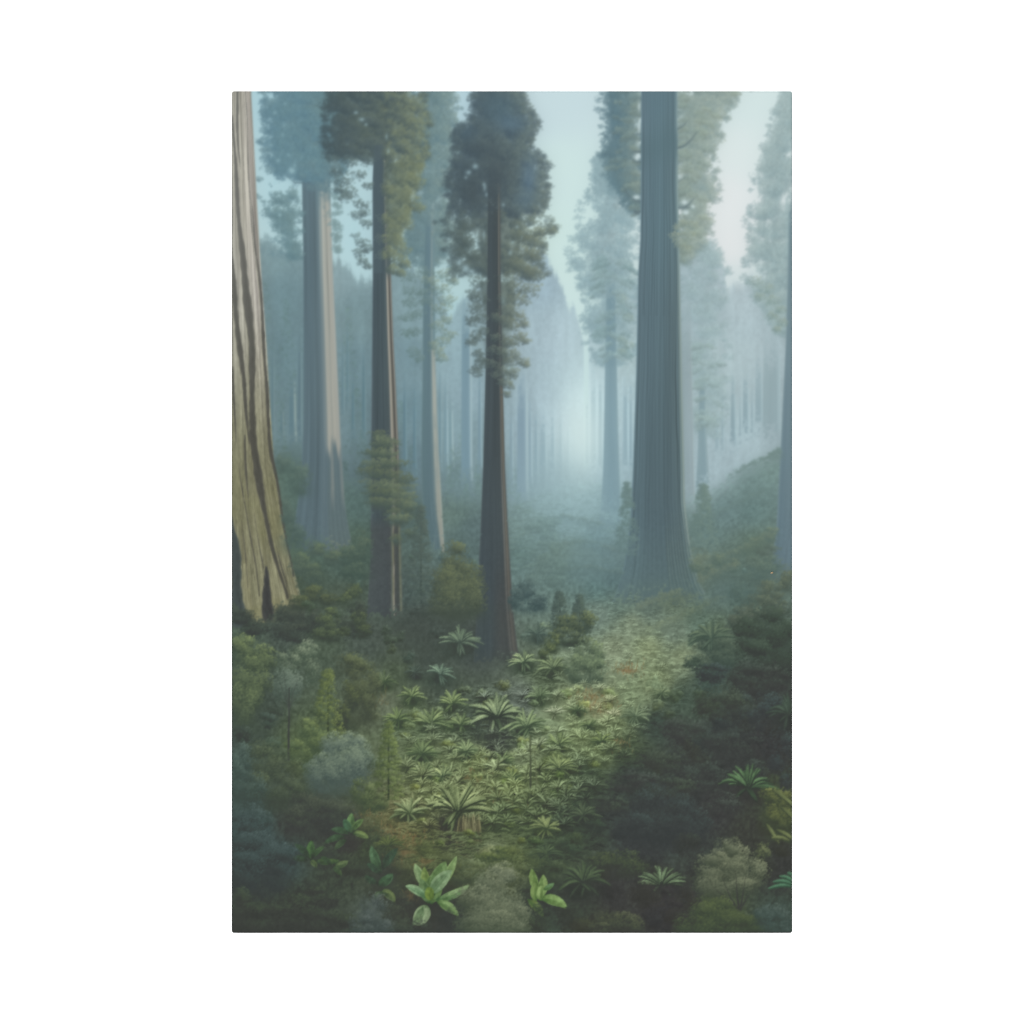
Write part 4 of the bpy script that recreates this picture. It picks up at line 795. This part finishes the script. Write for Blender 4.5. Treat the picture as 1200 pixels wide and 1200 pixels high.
F('neat star-shaped fern in the clearing', 546, 880, 21, DK, (148,164,116), nf=11)
F('pale yellow-green fern above the dry litter', 497, 905, 20, DK, (140,154,104), nf=11)
F('broad fern above the dry litter', 519, 908, 20, DK, (148,160,112), nf=10)
F('leafy fern below the dark skirt', 588, 892, 20, DK, (130,146,98), nf=10)
F('fern at the foot of a thin sapling', 600, 912, 18, DK, (124,138,90), nf=9)
F('fern between sapling and shade', 655, 872, 21, (74,86,68), (128,144,98), nf=11)
F('fern at the shade edge', 655, 899, 23, (72,84,66), (138,152,100), nf=11)
F('small fern in the right of the clearing', 690, 850, 16, DK, (118,132,92), nf=9)
F('small grassy fern near the rust patch', 705, 868, 18, DK, (122,136,86), nf=10)
F('pale fern at the top of the rust patch', 676, 832, 15, DK, (118,132,98), nf=9)
F('grey-green fern on the meadow edge', 745, 838, 20, (80,94,78), (122,136,106), nf=11)
F('grassy fern at the bank edge', 775, 812, 16, (78,92,76), (124,136,102), nf=10)
F('bright star-shaped fern in the lower left of the clearing', 479, 951, 25, (76,88,66), (152,164,118), nf=13, w=3.4)
F('dull fern beside the dry litter', 455, 990, 20, (74,84,62), (104,116,72), nf=9)
F('large fern with a hanging dead skirt', 537, 947, 42, (64,75,57), (162,173,122), 975, nf=17, w=5, under=False, spread=.92)
F('bright fern at the edge of the shade', 640, 970, 24, (72,84,64), (146,158,104), nf=11, w=3.6)
F('dim fern in the shade', 683, 954, 22, (64,74,64), (98,112,86), nf=12)
F('dark drooping fern in the lower middle', 683, 1032, 34, (60,70,60), (88,104,78), 1050, nf=15, w=3.4, droop=.8)
F('dark star-shaped fern on black shade', 775, 1035, 33, (56,64,56), (122,146,110), 1048, nf=11, w=4.4, droop=.5, shade=(60,58,60))
F('dark green fern on the right bank', 876, 920, 35, (56,68,58), (100,132,92), 940, nf=15, w=4.2, shade=(58,60,58))
F('feathery shaded fern at the bank top', 833, 746, 30, (74,90,82), (104,120,98), 790, nf=15, under=False, droop=.7)
F('dim arching fern at the right edge', 925, 835, 30, (62,72,66), (78,94,82), 870, nf=13)
F('small pale fern in the shade of the clearing', 612, 962, 14, (72,82,66), (112,124,92), nf=8)
F('dim low fern at the bottom', 640, 1000, 20, (66,78,66), (92,108,80), nf=9)
for k in range(300):                                     # the many small ferns of the clearing floor
    y = 700+random.random()**.7*265; x = random.uniform(np.interp(y, [700, 770, 800, 850, 960], [700, 690, 640, 455, 500]), np.interp(y, [700, 780, 800, 850, 960], [800, 820, 800, 760, 670]))
    g = gcol(x, y); lit = litmap(x, y); r = (3.2+(y-700)*.05)*random.uniform(.75, 1.3)
    job(y+r*.4, lambda x=x, y=y, r=r, g=g, lit=lit: fern(x, y, r, g*.76, g*(1.1+.36*lit)+A((8,9,6))*lit, GROUND, nf=random.choice((3, 4, 5)), w=r*.2, shade=g*.84, ua=.45))

def ferny(k):
    y = 805+random.random()*165; x = random.uniform(np.interp(y, [800, 850, 960], [560, 455, 470]), np.interp(y, [800, 850, 960], [770, 740, 665]))
    g = gcol(x, y); r = (11+(y-800)*.045)*random.uniform(.8, 1.35)
    fi = FE(None); up = random.uniform(.9, 1.15)
    job(y+r*.5, lambda: fern(x, y, r, g*.72, np.minimum(g*1.42*up+A((10,10,8)), 185), fi, nf=random.choice((7, 9, 11)), ua=.5, shade=g*.8))
for k in range(42): ferny(k)
def tuft(x, y, r):
    g = gcol(x, y)*A(random.choice(((1.04,1.02,.86), (1,1,.95), (.96,1,.9)))); shrub(x, y, r*1.3, r, g*.8, g*1.34+A((6,8,2)), GROUND, size=1.6, leaf=.8, lumps=5, lr=.5)
for k in range(80):
    y = 800+random.random()*190; x = random.uniform(np.interp(y, [800, 850, 990], [560, 455, 500]), np.interp(y, [800, 850, 990], [770, 730, 640]))
    job(y+3, tuft, x, y, random.uniform(4, 8))
job(738, lambda: (soft(515, 742, 75, 30, (71,79,75), .65), soft(470, 745, 50, 22, (71,79,74), .5), soft(590, 772, 34, 14, (72,80,76), .5), soft(560, 790, 40, 18, (74,83,76), .5), soft(500, 770, 60, 20, (73,82,75), .5)))
job(781, lambda: (soft(505, 800, 55, 14, (74,84,74), .45), soft(560, 812, 40, 14, (74,84,74), .45)))

def skirt(x, y, w, h, i, cols, n=60):
    for k in range(n):
        xx = x+random.uniform(-w, w); L_ = h*random.uniform(.5, 1); c = A(random.choice(cols))*random.uniform(.9, 1.1)
        y2 = y+random.uniform(-3, 8); stroke([(x+(xx-x)*.85, y2), (xx, y2+L_*.5), (xx+(xx-x)*.08, y2+L_)], (.8, 1.4, .5), [c, c*.95], i, .6)
ms = motif('printed_fern', 'brown hanging dead fronds under the large fern')
def dead_skirt():
    soft(528, 975, 26, 32, (62,66,58), .95); soft(546, 985, 22, 26, (74,74,60), .7)
    skirt(530, 958, 18, 36, ms, ((66,68,58),(74,74,60),(62,64,56)), 50); skirt(549, 956, 14, 40, ms, ((106,106,78),(118,116,88),(92,90,70),(76,76,62)), 70)
job(974, dead_skirt)
job(977, lambda: skirt(551, 960, 10, 30, ms, ((98,99,75),(110,110,84),(82,82,66)), 22))
ms2 = motif('printed_shrub', 'dark mound under the tall fern tuft')
job(849, lambda: (soft(585, 864, 34, 26, (62,68,64), .9), skirt(584, 838, 26, 36, ms2, ((64,72,66),(72,80,70),(84,94,78)), 50)))
def sapling(i):
    stroke([(621, 862), (622, 900), (621, 942)], (1.6, 2.0, 2.4), [(84,92,72), (72,78,66)], i, .9)
    stroke([(626, 880), (629, 915), (629, 940)], (1, 1.4, 1.6), [(90,98,76)]*2, i, .7)
    stroke([(622, 885), (632, 868), (640, 860)], (1, .9, .6), [(104,114,86)]*2, i, .7)
sp = motif('printed_sapling', 'thin bare sapling stem in the clearing'); job(930, sapling, sp)

def LP(label): return motif('printed_leafy_plant', label)
pa = LP('large bright broad-leaved plant at the bottom'); pb = LP('lime-green broad-leaved plant right of the pale grey shrub'); pc = LP('dark broad-leaved plant left of the bright one')
pd = LP('small deep green broad-leaved plant at the lower left'); pe = LP('green broad-leaved plant above the dark one')
def plant_a():
    soft(510, 1064, 44, 34, (62,68,60), .9)
    for x0, y0, x1, y1, w_, b_, g, q in ((500,1040,486,1012,9,.1,(92,118,80),(138,164,118)),(503,1042,497,1016,8,.25,(96,122,72),(130,152,92)),(516,1040,535,1003,8,-.1,(96,122,78),(134,160,108)),(506,1058,512,1022,17,.1,(84,110,72),(112,140,92)),(502,1058,493,1030,11,-.1,(80,108,72),(112,138,98)),(508,1048,522,1010,15,.12,(88,116,76),(118,146,98)),
          (505,1048,529,1020,13,.18,(96,126,90),(134,160,122)),(499,1052,475,1038,8,-.35,(82,118,84),(140,170,130)),(511,1054,550,1037,8,-.28,(82,114,76),(136,164,116)),(504,1054,503,1040,9,.1,(92,116,58),(122,146,76)),
          (512,1056,537,1072,9,.25,(86,116,72),(134,162,108)),(499,1062,487,1083,15,.22,(86,112,80),(138,158,122))):
        leaf_to(x0, y0, x1, y1, w_, g, q, pa, b_)
job(1086, plant_a)
def plant_b():
    soft(634, 1056, 24, 24, (60,67,60), .85)
    for x0, y0, x1, y1, w_, b_, q in ((629,1044,623,1018,8,.12,(128,154,94)),(627,1056,627,1034,8,.1,(134,160,98)),(634,1052,637,1025,9,-.12,(138,164,104)),(637,1042,649,1035,5,-.3,(112,146,104)),(618,1054,637,1074,8,.3,(116,132,84)),(634,1052,664,1062,10,.28,(136,166,104)),(633,1055,634,1038,7,.1,(144,170,108))):
        leaf_to(x0, y0, x1, y1, w_, (84,112,66), q, pb, b_)
job(1078, plant_b)
def plant_c():
    soft(448, 1026, 26, 36, (62,68,62), .8)
    for x0, y0, x1, y1, w_, b_, q in ((446,1022,435,991,9,.15,(92,122,92)),(449,1018,466,994,8,.2,(76,98,82)),(444,1024,430,1012,6,-.3,(74,96,80)),(443,1036,460,1024,9,-.5,(84,112,86)),(447,1044,463,1056,8,.5,(114,130,86)),(442,1034,428,1026,6,.4,(74,94,78)),(448,1046,438,1054,6,-.4,(84,104,76))):
        leaf_to(x0, y0, x1, y1, w_, (68,84,68), q, pc, b_)
job(1066, plant_c)
def plant_d():
    soft(370, 1006, 34, 16, (64,72,64), .6)
    for x0, y0, x1, y1, w_, b_, q in ((364,1007,365,985,8,.12,(88,120,78)),(362,1006,345,989,6,-.4,(74,94,78)),(366,1005,380,992,5,.3,(82,106,76)),(368,1008,398,1008,6,-.25,(90,112,76)),(360,1008,342,1006,6,-.3,(74,94,76)),(364,1008,371,1016,5,.2,(98,114,80)),(392,1014,408,1009,6,-.4,(104,122,86)),(390,1016,400,1026,5,.4,(84,102,74)),(388,1014,376,1004,5,-.3,(78,98,74))):
        leaf_to(x0, y0, x1, y1, w_, (68,84,66), q, pd, b_)
job(1020, plant_d)
def plant_e():
    soft(408, 990, 26, 14, (62,62,60), .8)
    for x0, y0, x1, y1, w_, b_, q in ((411,976,412,953,8,.15,(104,136,90)),(409,975,403,960,7,-.2,(80,112,88)),(408,977,388,972,6,-.4,(80,104,82)),(413,976,432,982,6,.35,(122,142,90)),(413,974,426,960,6,.3,(102,128,84)),(404,980,380,988,6,-.35,(78,100,78)),(406,984,392,996,6,-.3,(84,102,78))):
        leaf_to(x0, y0, x1, y1, w_, (72,90,70), q, pe, b_)
job(994, plant_e)
pf = motif('printed_fern', 'green palm-like frond cut by the lower right edge')
def palm_edge():
    for k in range(10):
        a_ = -2.75+k*.28; frond(936, 1040, a_+1.0*0, 38, 3.6, (58,84,70), (84,122,96) if k < 4 else (80,112,92), pf, .35, tip=.4)
job(1066, palm_edge)
def edge_sprays():
    i = motif('printed_fern', 'yellow-green arching sprays at the right edge')
    for x, y, a_, l_ in ((905,925,.5,36),(915,945,.6,26),(898,965,.9,24),(910,972,.3,22),(925,985,-2.6,24)): frond(x, y, a_, l_, 4, (72,80,60), (112,122,82), i, .3)
job(986, edge_sprays)

jobs.sort(key=lambda j: (j[0], j[1]))
for y, k, f, a, kw in jobs: f(*a, **kw)

# sunlight falling into the clearing of the pictured scene
sun_ = np.exp(-(((XX-600)/150)**2+((YY-865)/95)**2))+.8*np.exp(-(((XX-735)/90)**2+((YY-790)/70)**2))+.7*np.exp(-(((XX-515)/70)**2+((YY-950)/45)**2))
edge_ = np.interp(YY[:, :1], [690, 740, 790, 840, 880, 930, 960, 1000, 1094], [900, 850, 815, 775, 745, 690, 660, 640, 600])
buf *= (1+.15*np.clip(sun_, 0, 1.1)*sstep(30, -30, XX-edge_)*sstep(68, 100, buf.mean(2)))[..., None]*A((1, 1, .985))
soft(690, 672, 60, 26, (100,126,130), .45); soft(700, 640, 60, 30, (112,140,146), .3); soft(845, 690, 60, 26, (88,110,108), .4); soft(770, 690, 40, 16, (92,112,108), .35)
# --- air and ink: valley mist lies over the far undergrowth; the ink is slightly soft ----
def blur(im, r):
    k = np.exp(-.5*(np.arange(-3*r, 3*r+1)/r)**2).astype(np.float32); k /= k.sum(); n = len(k)//2
    p = np.pad(im, ((n, n), (0, 0), (0, 0)), mode='edge'); o = np.zeros_like(im)
    for j, w in enumerate(k): o += w*p[j:j+im.shape[0]]
    p = np.pad(o, ((0, 0), (n, n), (0, 0)), mode='edge'); q = np.zeros_like(im)
    for j, w in enumerate(k): q += w*p[:, j:j+im.shape[1]]
    return q
b1 = blur(buf, 2)
crowns = np.isin(ids, [c2, c3, c4, c5, c6, c7, c8, c9])
near = np.isin(ids, [t1, t3, t5, t6])
ws = np.where(near, .5, .30+.60*sstep(760, 560, YY))[..., None]
buf += (b1-buf)*ws
cw = blur(crowns.astype(np.float32)[..., None], 2)
b3 = blur(buf, 3); buf += (b3-buf)*(.5*cw)
buf *= (1+.013*cw[..., 0]*(blur(GRAIN[..., None], 1)[..., 0]))[..., None]          # fine needle mottle
wide = blur(buf[::4, ::4], 5); wide = wide.repeat(4, 0).repeat(4, 1)[:BH, :BW]
buf += (wide-buf)*(.16*sstep(760, 600, YY)*(~near))[..., None]
lowband = sstep(620, 780, YY)[..., None]
buf += 7*np.exp(-(((XX-690)/75)**2+((YY-500)/120)**2))[..., None]*A((1, 1.05, 1.05))*(~near)[..., None]     # mist thickest at the mouth of the pictured valley
buf *= (1+.03*np.isin(ids, [pa, pb, pc, pd, pe])*GRAIN)[..., None]
buf += (buf-wide).mean(2, keepdims=True)*.36*lowband
v_ = 86+(buf-86)*1.08; buf += (np.where(v_ < 66, 66-(66-v_)*.55, v_)-buf)*lowband
buf *= (1+.010*GRAIN*sstep(500, 700, YY))[..., None]

# ----------------------------------------------------------------------------
# THE OBJECT: a stretched canvas with rounded edges on a white wall
# ----------------------------------------------------------------------------
import bpy
PX = 0.4064/PW                               # metres per print pixel (16 x 24 in canvas)
DEPTH = 0.019; FRONT = -(DEPTH+0.002)        # canvas face stands 21 mm off the wall plane
KEY = 2.69                                   # light level on a white card, used to print the inks to tone
GAIN = 1.0

scene = bpy.context.scene
def lin(c):
    c = np.clip(c/255., 0, 1); return np.where(c <= .04045, c/12.92, ((c+.055)/1.055)**2.4)
# ink colour at the grid corners
pad = np.pad(buf, ((1, 1), (1, 1), (0, 0)), mode='edge')
vc = (pad[0::2, 0::2][:PH+1, :PW+1]+pad[1::2, 0::2][:PH+1, :PW+1]+pad[0::2, 1::2][:PH+1, :PW+1]+pad[1::2, 1::2][:PH+1, :PW+1])/4
ink = np.clip((lin(vc)-.0059)/1.0365/KEY*GAIN, .002, .9).astype(np.float32)
cell = ids[0::2, 0::2].copy()
for it in range(3):                          # absorb lone specks into their neighbours
    p = np.pad(cell, 1, mode='edge'); nb = [p[1+dy:PH+1+dy, 1+dx:PW+1+dx] for dy in (-1, 0, 1) for dx in (-1, 0, 1) if dy or dx]
    same = sum((n == cell).astype(np.int8) for n in nb)
    best = cell.copy(); bc = np.zeros(cell.shape, np.int8)
    for n in nb:
        c = sum((m == n).astype(np.int8) for m in nb); u = c > bc; best[u] = n[u]; bc[u] = c[u]
    cell = np.where(same < 4, best, cell)

# vertex positions; the outer two millimetres roll back over the stretcher bar
gx, gy = np.meshgrid(np.arange(PW+1, dtype=np.float32), np.arange(PH+1, dtype=np.float32))
RB = 4.0
d = np.minimum(np.minimum(gx, PW-gx), np.minimum(gy, PH-gy)); q = np.clip(RB-d, 0, RB)
back = (RB-np.sqrt(np.maximum(RB*RB-q*q, 0)))*PX
cxd = np.minimum(gx, PW-gx); cyd = np.minimum(gy, PH-gy); cor = np.clip(2.0-np.hypot(cxd, cyd), 0, 2)*.45
vx = gx+cor*np.sign(PW/2-gx); vy = gy+cor*np.sign(PH/2-gy)
pos = np.stack([(vx-PW/2)*PX, FRONT+back, (PH/2-vy)*PX], -1).astype(np.float32)

def ink_material():
    m = bpy.data.materials.new('printed_canvas'); m.use_nodes = True; nt = m.node_tree; b = nt.nodes['Principled BSDF']
    at = nt.nodes.new('ShaderNodeAttribute'); at.attribute_name = 'ink'; nt.links.new(at.outputs['Color'], b.inputs['Base Color'])
    tc = nt.nodes.new('ShaderNodeTexCoord'); no = nt.nodes.new('ShaderNodeTexNoise'); no.inputs['Scale'].default_value = 900
    bu = nt.nodes.new('ShaderNodeBump'); bu.inputs['Strength'].default_value = .012; bu.inputs['Distance'].default_value = .0003
    nt.links.new(tc.outputs['Object'], no.inputs['Vector']); nt.links.new(no.outputs['Fac'], bu.inputs['Height']); nt.links.new(bu.outputs['Normal'], b.inputs['Normal'])
    b.inputs['Roughness'].default_value = .85; b.inputs['Specular IOR Level'].default_value = .08
    return m
INK = ink_material()
def plain(name, col, rough=.9):
    m = bpy.data.materials.new(name); m.use_nodes = True; nt = m.node_tree; b = nt.nodes['Principled BSDF']
    no = nt.nodes.new('ShaderNodeTexNoise'); no.inputs['Scale'].default_value = 60; mx = nt.nodes.new('ShaderNodeMix'); mx.data_type = 'RGBA'
    mx.inputs['A'].default_value = (*[c*.99 for c in col], 1); mx.inputs['B'].default_value = (*col, 1)
    nt.links.new(no.outputs['Fac'], mx.inputs['Factor']); nt.links.new(mx.outputs['Result'], b.inputs['Base Color'])
    b.inputs['Roughness'].default_value = rough; b.inputs['Specular IOR Level'].default_value = .1
    return m
def quads(name, verts, faces, colors, parent, mat=INK, label=None, kind=None):
    o0 = verts.mean(0); me = bpy.data.meshes.new(name)
    me.vertices.add(len(verts)); me.vertices.foreach_set('co', (verts-o0).astype(np.float32).ravel())
    me.loops.add(len(faces)*4); me.loops.foreach_set('vertex_index', faces.astype(np.int32).ravel())
    me.polygons.add(len(faces)); me.polygons.foreach_set('loop_start', (np.arange(len(faces))*4).astype(np.int32))
    me.polygons.foreach_set('use_smooth', np.ones(len(faces), bool))
    me.update(calc_edges=True)
    if colors is not None:
        a = me.color_attributes.new('ink', 'FLOAT_COLOR', 'POINT')
        a.data.foreach_set('color', np.c_[colors, np.ones(len(colors))].astype(np.float32).ravel())
    me.materials.append(mat)
    o = bpy.data.objects.new(name, me); scene.collection.objects.link(o)
    wp = np.array(parent['_w']) if parent is not None and '_w' in parent else np.zeros(3)
    o.parent = parent; o.location = o0-wp; o['_w'] = [float(v) for v in o0]
    if label: o['label'] = label
    if kind: o['kind'] = kind
    return o

root = bpy.data.objects.new('canvas_print', None); scene.collection.objects.link(root)
root.location = (0, 0, 0); root.empty_display_size = .05
root['label'] = 'tall matte canvas print of a misty giant redwood forest on a plain white wall'
root['category'] = 'canvas print'

VI = np.arange((PH+1)*(PW+1)).reshape(PH+1, PW+1)
flat = pos.reshape(-1, 3); inkf = ink.reshape(-1, 3)
made = {}
def piece(k):
    if k in made: return made[k]
    name, label, par = motifs[k]
    yy, xx = np.nonzero(cell == k)
    if len(yy) < 6: made[k] = None; return None
    f = np.stack([VI[yy+1, xx], VI[yy+1, xx+1], VI[yy, xx+1], VI[yy, xx]], 1)
    u, inv = np.unique(f.ravel(), return_inverse=True)
    po = piece(par) if par is not None else root
    made[k] = quads(name, flat[u], inv.reshape(-1, 4), inkf[u], po or root, INK, label, 'stuff' if k == GROUND else None)
    return made[k]
for k in range(len(motifs)): piece(k)
print('print pieces', sum(o is not None for o in made.values()), 'dropped', [motifs[k][1] for k in made if made[k] is None])

# wrapped sides: the picture continues mirrored round the stretcher bars
loop = [(0, i) for i in range(PW)]+[(j, PW) for j in range(PH)]+[(PH, i) for i in range(PW, 0, -1)]+[(j, 0) for j in range(PH, 0, -1)]
loop = np.array(loop); n = len(loop); rows = 11
inward = np.stack([np.where(loop[:, 0] == 0, 1, np.where(loop[:, 0] == PH, -1, 0)), np.where(loop[:, 1] == 0, 1, np.where(loop[:, 1] == PW, -1, 0))], 1)
sv, sc = [], []
base = pos[loop[:, 0], loop[:, 1]]
for r in range(rows):
    v = base.copy(); v[:, 1] = base[:, 1]+(FRONT+DEPTH-base[:, 1])*r/(rows-1); sv.append(v)
    k = int(r*3); sc.append(ink[np.clip(loop[:, 0]+inward[:, 0]*k, 0, PH), np.clip(loop[:, 1]+inward[:, 1]*k, 0, PW)])
sv = np.concatenate(sv); sc = np.concatenate(sc)
ii = np.arange(n); jj = (ii+1) % n
sf = np.concatenate([np.stack([r*n+ii, r*n+jj, (r+1)*n+jj, (r+1)*n+ii], 1) for r in range(rows-1)])
quads('wrapped_edge', sv, sf, sc, root, INK)

def bar(x0, x1, z0, z1, mat):
    y0, y1 = FRONT+.004, FRONT+DEPTH-.0005
    v = np.array([(x, y, z) for x in (x0, x1) for y in (y0, y1) for z in (z0, z1)], np.float32)
    f = np.array([(0, 1, 3, 2), (4, 6, 7, 5), (0, 4, 5, 1), (2, 3, 7, 6), (0, 2, 6, 4), (1, 5, 7, 3)])
    o = quads('stretcher_bar', v, f, None, root, mat)
    for p in o.data.polygons: p.use_smooth = False
wood = plain('pine_wood', (.42, .30, .18))
hw, hh, t_, e_ = PW*PX/2-.002, PH*PX/2-.002, .035, .0004
bar(-hw, -hw+t_, -hh, hh, wood); bar(hw-t_, hw, -hh, hh, wood)
bar(-hw+t_+e_, hw-t_-e_, hh-t_, hh, wood); bar(-hw+t_+e_, hw-t_-e_, -hh, -hh+t_, wood)

# white wall
wv = np.array([(-4, 0, -3), (4, 0, -3), (4, 0, 3), (-4, 0, 3)], np.float32)
w = quads('wall', wv, np.array([(0, 1, 2, 3)]), None, None, plain('white_wall_paint', (.86, .86, .86)))
w['kind'] = 'structure'; w['label'] = 'plain bright white wall behind the print'
for o in bpy.data.objects:
    if '_w' in o: del o['_w']

# camera, squarely in front
cam = bpy.data.cameras.new('camera'); co = bpy.data.objects.new('camera', cam); scene.collection.objects.link(co)
cam.lens = 85; cam.sensor_width = 36; cam.clip_end = 50; cam.clip_start = .05
FRAME = 1200*PX; D_ = FRAME*85/36
co.location = (0, FRONT-D_, 0); co.rotation_euler = (math.pi/2, 0, 0)
scene.camera = co

# lamps: one big softbox high behind the camera, a weaker one low for fill
def softbox(name, loc, size, power):
    l = bpy.data.lights.new(name, 'AREA'); l.shape = 'RECTANGLE'; l.size, l.size_y = size; l.energy = power
    o = bpy.data.objects.new(name, l); scene.collection.objects.link(o); o.location = loc
    v = np.array((0, 0, 0))-np.array(loc); import mathutils
    o.rotation_euler = mathutils.Vector(v).to_track_quat('-Z', 'Y').to_euler()
softbox('softbox', (0, -4.3, .95), (2.2, 1.2), 330)
softbox('softbox', (0, -4.5, -.1), (2.2, 1.2), 225)
wd = bpy.data.worlds.new('World'); scene.world = wd; wd.use_nodes = True
wd.node_tree.nodes['Background'].inputs[0].default_value = (1, 1, 1, 1); wd.node_tree.nodes['Background'].inputs[1].default_value = .05

scene.render.engine = 'CYCLES'
vs = scene.view_settings; vs.view_transform = 'Standard'; vs.look = 'None'; vs.exposure = 0; vs.gamma = 1; vs.use_curve_mapping = False
